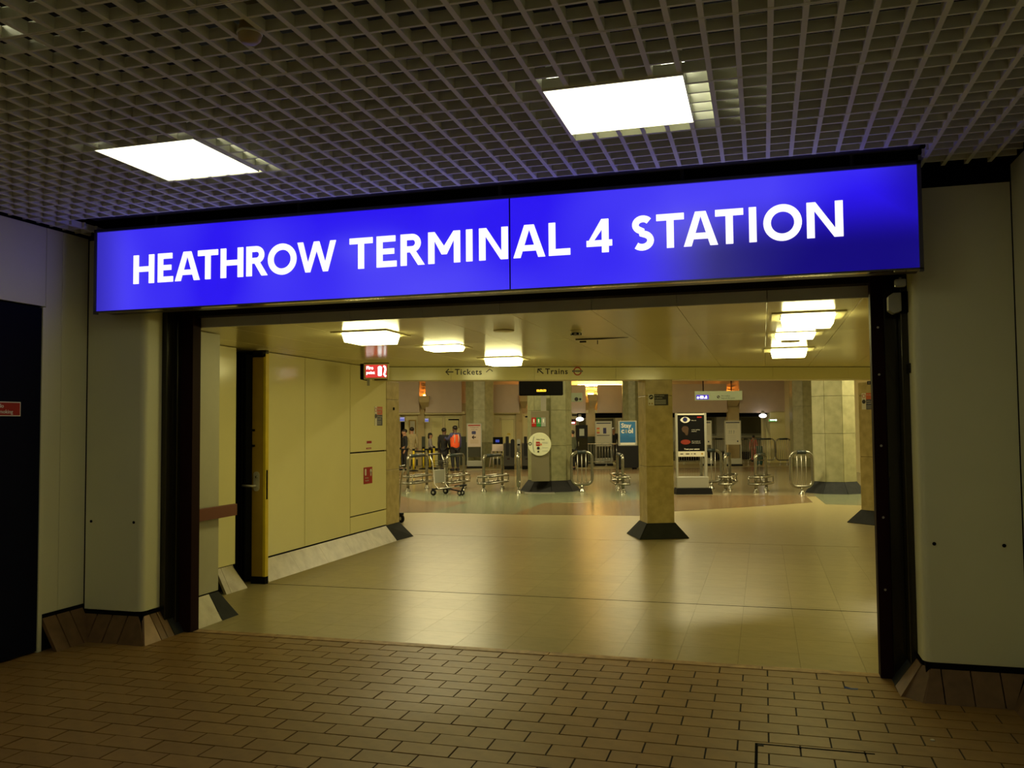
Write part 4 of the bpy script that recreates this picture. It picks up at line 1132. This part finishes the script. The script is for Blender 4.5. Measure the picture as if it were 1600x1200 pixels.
t2 = trolley((-5.92, 13.22, 0), R(150), 'luggage trolley mostly hidden behind the stone column at the wall end')

# ---- poster totem and notice boards
def totem(px0, px1, ptop, pbase, lab, name='poster_totem', cat='poster'):
    D = (fl((px0+px1)/2, pbase)-Vector((0, 0, H))).dot(fwd)
    t = thing(name, lab, cat, cf(((px0+px1)/2-800)/F*D, D, 0), ROT)
    return t, D, (lambda p: (p-(px0+px1)/2)/F*D), (lambda p: Z((px0+px1)/2, p, D))
t, D, X, ZZ = totem(1054, 1108, 645, 771.5, 'tall black poster totem with eye, ear and mouth pictures')
MB().prism([(X(1052), 0), (X(1109), 0), (X(1107), ZZ(762)), (X(1054), ZZ(762))], -.12, .22).build('plinth', M['rubber'], t)
BX('foot_box', M['boardgrey'], t, X(1054.5), X(1104), -.06, .16, ZZ(762), ZZ(744.5), bevel=.01)
for a, b in ((1054.5, 1057.5), (1099, 1102.5)): BX('upright', M['boardgrey'], t, X(a), X(b), -.03, .08, ZZ(745), ZZ(645.5))
BX('top_rail', M['poster_pale'], t, X(1057.5), X(1099), -.03, .08, ZZ(648.5), ZZ(646))
BX('poster', M['poster_black'], t, X(1057.5), X(1099), -.025, .05, ZZ(705), ZZ(648.5)); BX('footer', M['poster_pale'], t, X(1057.5), X(1099), -.025, .05, ZZ(713.2), ZZ(705))
eye = [(X(1069.5)+X(8.0-0)*0+.0+.112*math.cos(R(a)), ZZ(656)+.068*math.sin(R(a))*abs(math.sin(R(a)))**.35) for a in range(0, 360, 15)]
MB().prism(eye, -.028, -.025).build('eye', M['signwhite'], t); MB().prism(circ(X(1069.3), ZZ(655.5), .052, 20), -.030, -.028).build('iris', mat('iris_blue', (.01, .015, .09), .4), t)
ear = [(X(1069), ZZ(665.5)), (X(1073), ZZ(666.5)), (X(1074.8), ZZ(669.5)), (X(1074), ZZ(673)), (X(1073.8), ZZ(677)), (X(1072.8), ZZ(680)), (X(1070), ZZ(680)), (X(1068.5), ZZ(676.5)), (X(1064.8), ZZ(674)), (X(1063.5), ZZ(670)), (X(1065.5), ZZ(666.5))]
MB().prism(ear, -.028, -.025).build('ear', mat('ear_brown', (.06, .03, .014), .5), t)
mo = [(X(1069.5)+.112*math.cos(R(a)), ZZ(690.5)+.056*math.sin(R(a))) for a in range(0, 360, 15)]
MB().prism(mo, -.028, -.025).build('mouth', mat('lip_red', (.22, .022, .010), .5), t)
for py, bs in ((656.5, ['If you see']), (671, ['or hear anything', 'suspicious']), (689, ['tell a member of', 'staff or the police'])):
    for i, b in enumerate(bs): text('lettering', b, .020, M['signwhite'], t, (X(1079), -.0262, ZZ(py+1+2.6*i)))
text('lettering', 'Trust your senses', .034, M['signwhite'], t, (X(1079), -.0262, ZZ(702.5)), align='CENTER', bold=.03)
for a, b in ((1061, 1065.5), (1069.5, 1075), (1078, 1079.6), (1082, 1085)): BX('logo', M['ink'], t, X(a), X(b), -.0265, -.025, ZZ(709.6), ZZ(708.2))
MB().prism(circ(X(1095), ZZ(709), .022, 14), -.0265, -.025).build('logo', M['ochre'], t)
for a, b in ((1088, 1095),): BX('corner_label', M['red'], t, X(a), X(b), -.0265, -.025, ZZ(653), ZZ(651))

def board(px0, px1, ptop, pmid, pbase, lab, pinkish=False, band=M['signblue']):
    t, D, X, ZZ = totem(px0, px1, ptop, pbase, lab, 'notice_board', 'notice board')
    c = (px0+px1)/2
    for a, b in ((px0, px0+1.3), (px1-1.3, px1)): BX('upright', M['boardgrey'], t, X(a), X(b), -.02, .08, .0, ZZ(ptop))
    BX('top_rail', M['boardgrey'], t, X(px0), X(px1), -.02, .08, ZZ(ptop+1.2), ZZ(ptop))
    BX('poster', M['pink'] if pinkish else M['poster_pale'], t, X(px0+1.3), X(px1-1.3), -.01, .04, ZZ(pmid), ZZ(ptop+1.2))
    BX('header_band', band, t, X(px0+2), X(px1-2), -.013, -.01, ZZ(ptop+4), ZZ(ptop+2.4))
    BX('foot_panel', M['boardgrey'], t, X(px0-.5), X(px1+.5), -.04, .12, ZZ(pbase-3), ZZ(pbase-12), bevel=.01)
    BX('plinth', M['rubber'], t, X(px0-.8), X(px1+.8), -.08, .2, 0, ZZ(pbase-3))
    return t, D, X, ZZ
t, D, X, ZZ = board(729, 752, 661.5, 698, 731.5, 'notice board with pink poster, camera picture and arrow', True, M['red'])
BX('window', M['glassdark'], t, X(730.5), X(750.5), 0, .03, ZZ(714), ZZ(699))
for i, b in enumerate(('Underground', 'is this way')): text('lettering', b, .04, M['ink'], t, (X(740.5), -.0112, ZZ(668.5+3.2*i)), align='CENTER')
MB().prism(rrect(X(736.5), X(743), ZZ(678.5), ZZ(673.5), .03, 3), -.013, -.01).build('picture', M['cl_blue'], t)
stroke_part('arrow', [[(X(737), ZZ(683.2)), (X(743), ZZ(683.2))], [(X(740), ZZ(680.6)), (X(737.2), ZZ(683.2)), (X(740), ZZ(685.8))]], .035, M['maroon'], t).location = (0, -.0105, 0)
for py in (688, 690, 692): BX('text_line', M['ochre'], t, X(734), X(747), -.0112, -.01, ZZ(py)-.006, ZZ(py)+.006)
t, D, X, ZZ = board(929, 955.5, 658, 697, 727.5, 'notice board with red and yellow table beside the bar hoop')
BX('window', M['glassdark'], t, X(931), X(953), 0, .03, ZZ(714), ZZ(698))
for py, m_ in ((669.5, M['orange']), (673, M['yellow']), (676, M['orange'])): BX('table_row', m_, t, X(931.5), X(936), -.0125, -.01, ZZ(py+1.2), ZZ(py-1.2))
BX('picture', M['cl_blue'], t, X(941.5), X(946.5), -.0125, -.01, ZZ(677.5), ZZ(668.5)); BX('divider', M['ink'], t, X(931.5), X(951.5), -.0125, -.01, ZZ(680.7), ZZ(679.7))
MB().prism(circ(X(950.5), ZZ(693.5), .03, 12), -.0125, -.01).build('roundel', M['ochre'], t)
t, D, X, ZZ = board(1095, 1111, 657, 695, 727.5, 'narrow notice board showing just right of the black totem')
for py in (666, 669, 672, 675, 678): BX('text_line', M['silver'], t, X(1102.5), X(1108), -.0112, -.01, ZZ(py)-.006, ZZ(py)+.006)
MB().prism(circ(X(1105.5), ZZ(690), .03, 12), -.0125, -.01).build('roundel', M['signblue'], t)
t, D, X, ZZ = board(1131, 1156.5, 657, 694.5, 728, 'white notice board with small map in front of the crowd barriers')
for py in (663, 665, 667, 669): BX('text_line', M['silver'], t, X(1135), X(1151), -.0112, -.01, ZZ(py)-.006, ZZ(py)+.006)
for a in (1138, 1141, 1145): stroke_part('map_line', [[(X(a), ZZ(678)), (X(a+.3), ZZ(672)), (X(a+1), ZZ(675))]], .02, M['silver'], t).location = (0, -.0105, 0)
for py in (681, 684, 687): BX('text_line', M['silver'], t, X(1135), X(1148), -.0112, -.01, ZZ(py)-.004, ZZ(py)+.004)
MB().prism(circ(X(1151), ZZ(689.5), .03, 12), -.0125, -.01).build('roundel', M['signblue'], t)

t, D, X, ZZ = totem(965, 995, 657, 733, 'blue Stay cool poster in grey frame on black stand', 'poster_stand', 'poster')
BX('frame', M['boardgrey'], t, X(965), X(994), -.04, .1, ZZ(696.5), ZZ(657.5), bevel=.01)
BX('poster', M['poster_blue'], t, X(967.5), X(991.5), -.045, -.04, ZZ(691.5), ZZ(659)); BX('lower_band', M['poster_blue2'], t, X(967.5), X(991.5), -.047, -.045, ZZ(691), ZZ(683)); BX('footer', M['signwhite'], t, X(968), X(991), -.047, -.045, ZZ(695), ZZ(691.5))
text('lettering', 'Stay', .15, M['signwhite'], t, (X(969.5), -.046, ZZ(668)), bold=.04)
text('lettering', 'c', .17, M['signwhite'], t, (X(969.5), -.046, ZZ(676.5)), bold=.05); text('lettering', 'ol', .17, M['signwhite'], t, (X(980), -.046, ZZ(676.5)), bold=.05)
stroke_part('bottle_symbol', [[(X(977.2), ZZ(676.5)), (X(977.2), ZZ(671))]], .06, M['silver'], t).location = (0, -.046, 0)
text('lettering', 'on hot days', .04, M['signblue'], t, (X(969.5), -.046, ZZ(682)))
BX('stand', M['rubber'], t, X(963.5), X(995.5), -.08, .3, .05, ZZ(696.5), bevel=.01)
MB().box(X(966), X(972), -.05, .2, 0, .05).box(X(987), X(993), -.05, .2, 0, .05).build('foot', M['gap'], t)

t, D, X, ZZ = totem(900, 917.5, 664, 730, 'dark cabinet with a pale sheet right of the green column', 'service_cabinet', 'cabinet')
BX('body', M['rubber'], t, X(900), X(917.5), 0, .5, .06, ZZ(664), bevel=.01); BX('plinth', M['gap'], t, X(901), X(916.5), .03, .47, 0, .06)
BX('sheet', M['silver'], t, X(904.5), X(912), -.006, 0, ZZ(681), ZZ(670)); BX('door', M['blackmetal'], t, X(901), X(916.5), -.012, 0, .1, ZZ(684))
hs_ = MB().tube([(X(903), -.03, ZZ(690)), (X(903), -.03, ZZ(697))], .012, 6).build('door_handle', M['steel'], t)

# ---- ticket gates, reader stand, leaning pole, queue posts
def gate(px, pbase, lab, tall=True):
    D = 31.5; t = thing('ticket_gate', lab, 'ticket gate', cf((px-800)/F*D, D, 0), ROT, 'ticket gates')
    k = D/F
    BX('cabinet', mat('gate_dark', (.030, .028, .022), .35) if 'gate_dark' not in bpy.data.materials else bpy.data.materials['gate_dark'], t, -8.5*k, 8.5*k, 0, 1.2, .12, Z(px, 693, D), bevel=.02)
    BX('plinth', M['gap'], t, -8*k, 8*k, .02, 1.18, 0, .12)
    MB().prism(rrect(-5.2*k, -.2*k, Z(px, 712, D), Z(px, 682, D), .02, 3), -.02, .0).build('paddle', M['rubber'], t)
    MB().prism(rrect(2.6*k, 8.8*k, Z(px, 715, D), Z(px, 686, D), .069, 5), -.03, -.01).build('paddle', M['rubber'], t)
    BX('card_reader', M['maroon'], t, -3*k, 1*k, -.015, 0, Z(px, 717.5, D), Z(px, 716, D))
gate(794.5, 730, 'black ticket gate in front of the cream door with yellow label')
gate(823, 730, 'black ticket gate half hidden by the round help panel')
t, D, X, ZZ = totem(806.5, 812.5, 686, 731, 'slim round topped steel gate post between the two ticket gates', 'gate_post', 'post')
MB().prism(rrect(X(806.7), X(812.3), ZZ(729), ZZ(686), .06, 5), -.04, .10).build('post', M['boardgrey'], t); BX('reader', M['gap'], t, X(807.5), X(811.5), -.05, -.04, ZZ(696), ZZ(693.5)); BX('base', M['gap'], t, X(806), X(813), -.06, .12, 0, ZZ(729))
t, D, X, ZZ = totem(768, 785.5, 683, 732, 'beige reader stand with small screen before the pale column', 'reader_stand', 'machine')
BX('body', M['pink'], t, X(768), X(785.5), 0, .3, ZZ(705), ZZ(694), bevel=.01); BX('screen_case', M['gap'], t, X(769.5), X(785), .02, .12, ZZ(694), ZZ(683)); BX('screen', M['screen_blue'], t, X(773.5), X(779.5), .012, .02, ZZ(691), ZZ(687))
for a in (770, 776.5, 783): MB().tube([(X(a), .15, 0), (X(a), .15, ZZ(705))], .03, 8).build('leg', M['steel'], t)
g = fl(764.5, 731)
o = MB().tube([(0, 0, .012), (.11, .05, .66)], .022, 8).build('pole', M['pink'], None, tuple(g), ROT); tag(o, 'pale pink pole leaning in front of the reader stand', 'pole')
o.name = 'leaning_pole'
for px, py, pt, lab in ((626, 730.5, 702, 'yellow queue post nearest the stone column at the wall end'), (645.7, 736, 704, 'foremost yellow queue post, behind the perch seat hoop'), (661, 733, 701, 'yellow queue post right of the foremost one'),
                    (671, 732, 702, 'yellow queue post just left of the trolley handle'), (677.5, 733, 700, 'yellow queue post directly behind the trolley handle')):
    t, D, X, ZZ = totem(px-1.6, px+1.6, pt, py, lab, 'queue_post', 'post'); t['group'] = 'yellow queue posts'
    MB().tube([(0, 0, .03), (0, 0, ZZ(pt))], .036, 10).build('post', M['yellow'], t); MB().lathe([(.17, 0), (.17, .02), (.05, .05)], 18).build('base', M['rubber'], t)
    MB().lathe([(.045, ZZ(pt)), (.045, ZZ(pt)+.06), (.03, ZZ(pt)+.07)], 12).build('cap', M['rubber'], t)
    MB().box(.03, .42, -.003, .003, ZZ(pt)-.06, ZZ(pt)+.0).build('belt', M['rubber'], t)

# ---- globes, exit sign, red sign, camera
for px, py, w_, lab in ((1192, 649.7, 13, 'white oval lamp hanging near the exit sign over the platform railing'), (906, 655, 12, 'white oval lamp beside the small red lit sign')):
    t = thing('globe_lamp', lab, 'lamp', tuple(at(px, py, DW-.6)), ROT, 'oval lamps under the sill band')
    MB().ball((0, 0, 0), .155, 1, .7, .52).build('globe', M['globe_glow'], t); MB().lathe([(.06, .07), (.06, .2)], 12).build('holder', M['boardgrey'], t)
t = thing('exit_sign', 'green lit running figure exit sign on the yellow wall by the platform', 'sign', tuple(at(1210, 656.5, DW-.4)), ROT)
BX('case', M['creamdull'], t, -.24, .25, 0, .12, -.07, .06); BX('face', M['green_glow'], t, -.22, .10, -.006, 0, -.045, .035)
MB().prism(rrect(-.18, .02, -.015, .03, .02, 3), -.009, -.006).prism(circ(.06, .005, .035, 14), -.009, -.006).build('running_figure', M['white_glow'], t)
t = thing('lit_sign', 'small red lit sign with white figure beside the oval lamp', 'sign', tuple(at(895.5, 659.5, DW-.5)), ROT)
BX('case', M['maroon'], t, -.11, .11, 0, .1, -.095, .12); BX('face', M['red_glow'], t, -.10, .10, -.006, 0, -.085, .02); MB().prism(rrect(-.07, .07, -.06, .0, .02, 3), -.009, -.006).build('figure', M['white_glow'], t)
BX('exit_wall', M['cream'], ww, far(1199), far(1222), DW-.3, DW+.3, 0, zsill0); BX('door_gap', M['gap'], ww, far(1222), far(1224.5), DW-.1, DW+.3, .3, 2.05)
BX('exit_wall', M['creamdull'], ww, far(1224.5), far(1245), DW-.2, DW+.3, 0, 2.05)
t = thing('hydrant_plate', 'pair of small red plates on the yellow wall near the pale column', 'sign', tuple(at(1238, 666, DW-.25)), ROT)
BX('plate', M['red'], t, -.05, .05, 0, .01, .02, .14); BX('plate', M['red'], t, -.05, .05, 0, .01, -.14, -.02)
t = thing('security_camera', 'small dark security camera on a bracket left of the help point column', 'camera', tuple(at(821, 650, DW-.6)), ROT)
MB().tube([(-.05, 0, .1), (-.05, 0, 0), (.04, -.05, -.02)], .02, 8).build('bracket', M['farwall'], t); BX('body', M['rubber'], t, -.01, .10, -.2, .05, -.06, .0, bevel=.01)

# ---- concourse side walls closing the space
sw = frame('wall_side', (0, 0, 0), ROT)
BX('panel', M['creamdull'], sw, -15.2, -15, 13, 46, 0, 4.3); BX('panel', M['creamdull'], sw, 11, 11.2, 14, 46, 0, 4.3); BX('panel', M['creamdull'], sw, -15.2, 11.2, 45.8, 46, 0, 4.3)

# ---- people
def skin_mesh(name, verts, edges, m, parent, root=0, sub=2):
    me = bpy.data.meshes.new(name); me.from_pydata([v[:3] for v in verts], edges, []); me.update()
    o = bpy.data.objects.new(name, me); COL.objects.link(o)
    sk = o.modifiers.new('skin', 'SKIN'); sk.use_smooth_shade = True
    lay_ = me.skin_vertices[0] if me.skin_vertices else None
    for i, v in enumerate(verts):
        lay_.data[i].radius = (v[3], v[4] if len(v) > 4 else v[3]); lay_.data[i].use_root = (i == root)
    ss = o.modifiers.new('sub', 'SUBSURF'); ss.levels = sub; ss.render_levels = sub
    dg = bpy.context.evaluated_depsgraph_get(); dg.update()
    nm = bpy.data.meshes.new_from_object(o.evaluated_get(dg)); nm.name = name
    bpy.data.objects.remove(o); nm.materials.clear(); nm.materials.append(m)
    nm.polygons.foreach_set('use_smooth', [True]*len(nm.polygons))
    return put(name, nm, parent)
def person(lab, loc, rz, h, top, legs, hair='hair', skin='skin', coat=False, arms=((.13, .02, .62, .14, -.03, .47), (.13, .02, .62, .14, -.03, .47)), stride=0, sit=False, longhair=False, vest=None, lean=0, group=None):
    t = thing('person', lab, 'person', loc, rz)
    dz = -.20 if sit else 0
    V = lambda x, y, z, r_, r2=None: (x*h, (y-lean*max(0, z-.5))*h, (z+dz)*h, r_*h, (r2 or r_)*h)
    vs = [V(0, 0, .52, .075, .06), V(0, 0, .63, .068, .055), V(0, .005, .74, .085, .06), V(0, .01, .83, .035), V(0, -.005, .875, .042, .046), V(0, -.008, .925, .050, .056), V(0, .0, .968, .040, .045)]
    es = [(0, 1), (1, 2), (2, 3), (3, 4), (4, 5), (5, 6)]
    vs.append(V(0, -.066, .917, .008)); es.append((5, 7))                # nose
    for sx in (-1, 1):
        vs.append(V(sx*.056, .004, .92, .008, .014)); es.append((5, len(vs)-1))   # ears
    tops = [V(0, 0, .50, .088, .070), V(0, 0, .63, .083, .066), V(0, .005, .75, .098, .072), V(0, .01, .825, .045)]
    te = [(0, 1), (1, 2), (2, 3)]
    if coat: tops.append(V(0, .005, .30, .105, .085)); te.append((0, 4))
    tr = [V(0, 0, .53, .080, .066)]; re_ = []
    for k, sx in enumerate((-1, 1)):
        ex, ey, ez, wx, wy, wz = arms[k]
        b = len(vs)
        vs += [V(sx*.098, .005, .795, .034), V(sx*ex, ey, ez, .026), V(sx*wx, wy, wz, .018), V(sx*wx, wy-.015, wz-.03, .020, .012)]
        es += [(2, b), (b, b+1), (b+1, b+2), (b+2, b+3)]
        for f, (fx, fl_) in enumerate(((-.014, .030), (-.005, .038), (.005, .036), (.014, .028))):
            c = len(vs); vs += [V(sx*wx+fx, wy-.018, wz-.03-fl_*.55, .0052), V(sx*wx+fx, wy-.026, wz-.03-fl_, .0045)]; es += [(b+3, c), (c, c+1)]
        c = len(vs); vs += [V(sx*(wx-.022), wy-.03, wz-.035, .0056), V(sx*(wx-.026), wy-.04, wz-.055, .005)]; es += [(b+2, c), (c, c+1)]
        c = len(tops); tops += [V(sx*.10, .005, .80, .042), V(sx*ex, ey, ez, .034), V(sx*wx, wy, wz+.012, .026)]; te += [(2, c), (c, c+1), (c+1, c+2)]
        b = len(vs); st = stride*sx
        if sit:
            L_ = [V(sx*.055, -.01, .49, .062), V(sx*.07, -.24, .50, .046), V(sx*.07, -.23, .26, .03), V(sx*.07, -.30, .225, .024)]
        else:
            L_ = [V(sx*.052, 0, .48, .060), V(sx*.058, -.012+st*.5, .28, .042), V(sx*.058, .02+st, .055, .027), V(sx*.066, -.075+st, .022, .022)]
        vs += L_; es += [(0, b), (b, b+1), (b+1, b+2), (b+2, b+3)]
        c = len(tr); tr += [(q[0], q[1], q[2], q[3]*1.16, q[4]*1.16) for q in L_[:3]]; re_ += [(0, c), (c, c+1), (c+1, c+2)]
        sh = L_[2]; to = L_[3]
        MB().tube([(sh[0], sh[1]+.02*h, .03*h if not sit else sh[2]-.02*h), (to[0], to[1]-.02*h, .026*h if not sit else to[2])], [.034*h, .026*h], 8).build('shoe', M['cl_black'], t)
    skin_mesh('body', vs, es, M[skin], t)
    skin_mesh('top', tops, te, M[top], t, sub=2)
    skin_mesh('trousers', tr, re_, M[legs], t, sub=2)
    yh = -lean*.42
    hr = MB(); hr.ball((0, (.008+yh)*h, (.945+dz)*h), .064*h, .92, 1.02, .82)
    if longhair: hr.ball((0, (.04+yh)*h, (.89+dz)*h), .05*h, .9, .7, 1.6)
    hr.build('hair', M[hair], t)
    for sx in (-1, 1): MB().ball((sx*.022*h, (-.060+yh)*h, (.925+dz)*h), .0075*h, n=8, k=6).build('eye', M['ink'], t)
    MB().ball((0, (-.058+yh)*h, (.892+dz)*h), .014*h, 1, .35, .3, n=8, k=6).build('mouth', mat('lips', (.25, .08, .06), .5) if 'lips' not in bpy.data.materials else bpy.data.materials['lips'], t)
    if vest:
        skin_mesh('vest', [V(0, 0, .44, .118, .092), V(0, 0, .63, .112, .086), V(0, .005, .75, .128, .092), V(0, .008, .815, .095, .06)], [(0, 1), (1, 2), (2, 3)], M[vest], t)
        MB().lathe([(.09*h, .588*h), (.10*h, .592*h), (.10*h, .608*h), (.09*h, .612*h)], 24, Matrix.Diagonal((1, .80, 1, 1))).build('reflective_band', M['cl_strip'], t)
        for x in (-.05, .045): MB().tube([(x*h, -.07*h, .61*h), (x*h, -.083*h, .70*h), (x*h, -.066*h, .79*h), (x*h, .02*h, .828*h), (x*h, .078*h, .78*h), (x*h, .09*h, .70*h), (x*h, .075*h, .61*h)], .008*h, 6).build('reflective_strap', M['cl_strip'], t)
    return t
def stand(px, ptop, D): g = at(px, 700, D); return (g.x, g.y, 0), Z(px, ptop, D)
FACEAWAY = ROT+PI
for px, pt, D, lab, kw in (
    (711, 664.5, 31.0, 'person in an orange hi vis vest with arm out, back turned', dict(top='cl_blue', legs='cl_black', vest='cl_hivis', skin='skin2', rz=FACEAWAY+.5, arms=((.13, .0, .63, .14, -.05, .48), (.15, -.05, .68, .15, -.20, .72)))),
    (694, 668, 31.5, 'person in a long black coat beside the hi vis vest', dict(top='cl_black', legs='cl_black', coat=True, skin='skin2', rz=FACEAWAY-.3)),
    (672.5, 676, 33.0, 'person with ponytail in grey top waiting behind the queue posts', dict(top='cl_grey', legs='cl_black', rz=ROT+PI/2, longhair=True, arms=((.12, -.02, .63, .11, -.14, .55), (.12, -.02, .63, .11, -.14, .55)))),
    (643.5, 667, 32.5, 'person in a beige coat, second from the stone column', dict(top='cl_beige', legs='cl_beige', coat=True, rz=FACEAWAY+.2)),
    (632, 670, 31.5, 'person in black top and trousers nearest the stone column', dict(top='cl_black', legs='cl_black', rz=ROT-1.2, stride=.05, skin='skin')),
    (894, 672, 31.0, 'person in an olive jacket beside the dark cabinet', dict(top='cl_olive', legs='cl_black', coat=True, rz=FACEAWAY+.9)),
    (959, 668, 36.0, 'person in a dark jumper facing out behind the notice board', dict(top='cl_black', legs='cl_black', hair='hairgrey', rz=ROT)),
    (1177.5, 680, 36.2, 'person in a coral top behind the crowd barriers', dict(top='cl_coral', legs='cl_coral', rz=FACEAWAY))):
    loc, h = stand(px, pt, D); rz = kw.pop('rz')
    person(lab, loc, rz, h, **kw)
bg = thing('bin_bag', 'teal bin standing behind the barriers by the coral top person', 'bin', cf((1184.5-800)/F*33.5, 33.5, 0), ROT)
MB().lathe([(.10, 0), (.12, .1), (.125, .68), (.13, .70), (.1, .72)], 16).build('bin_body', M['cl_teal'], bg)
bg.name = 'litter_bin'
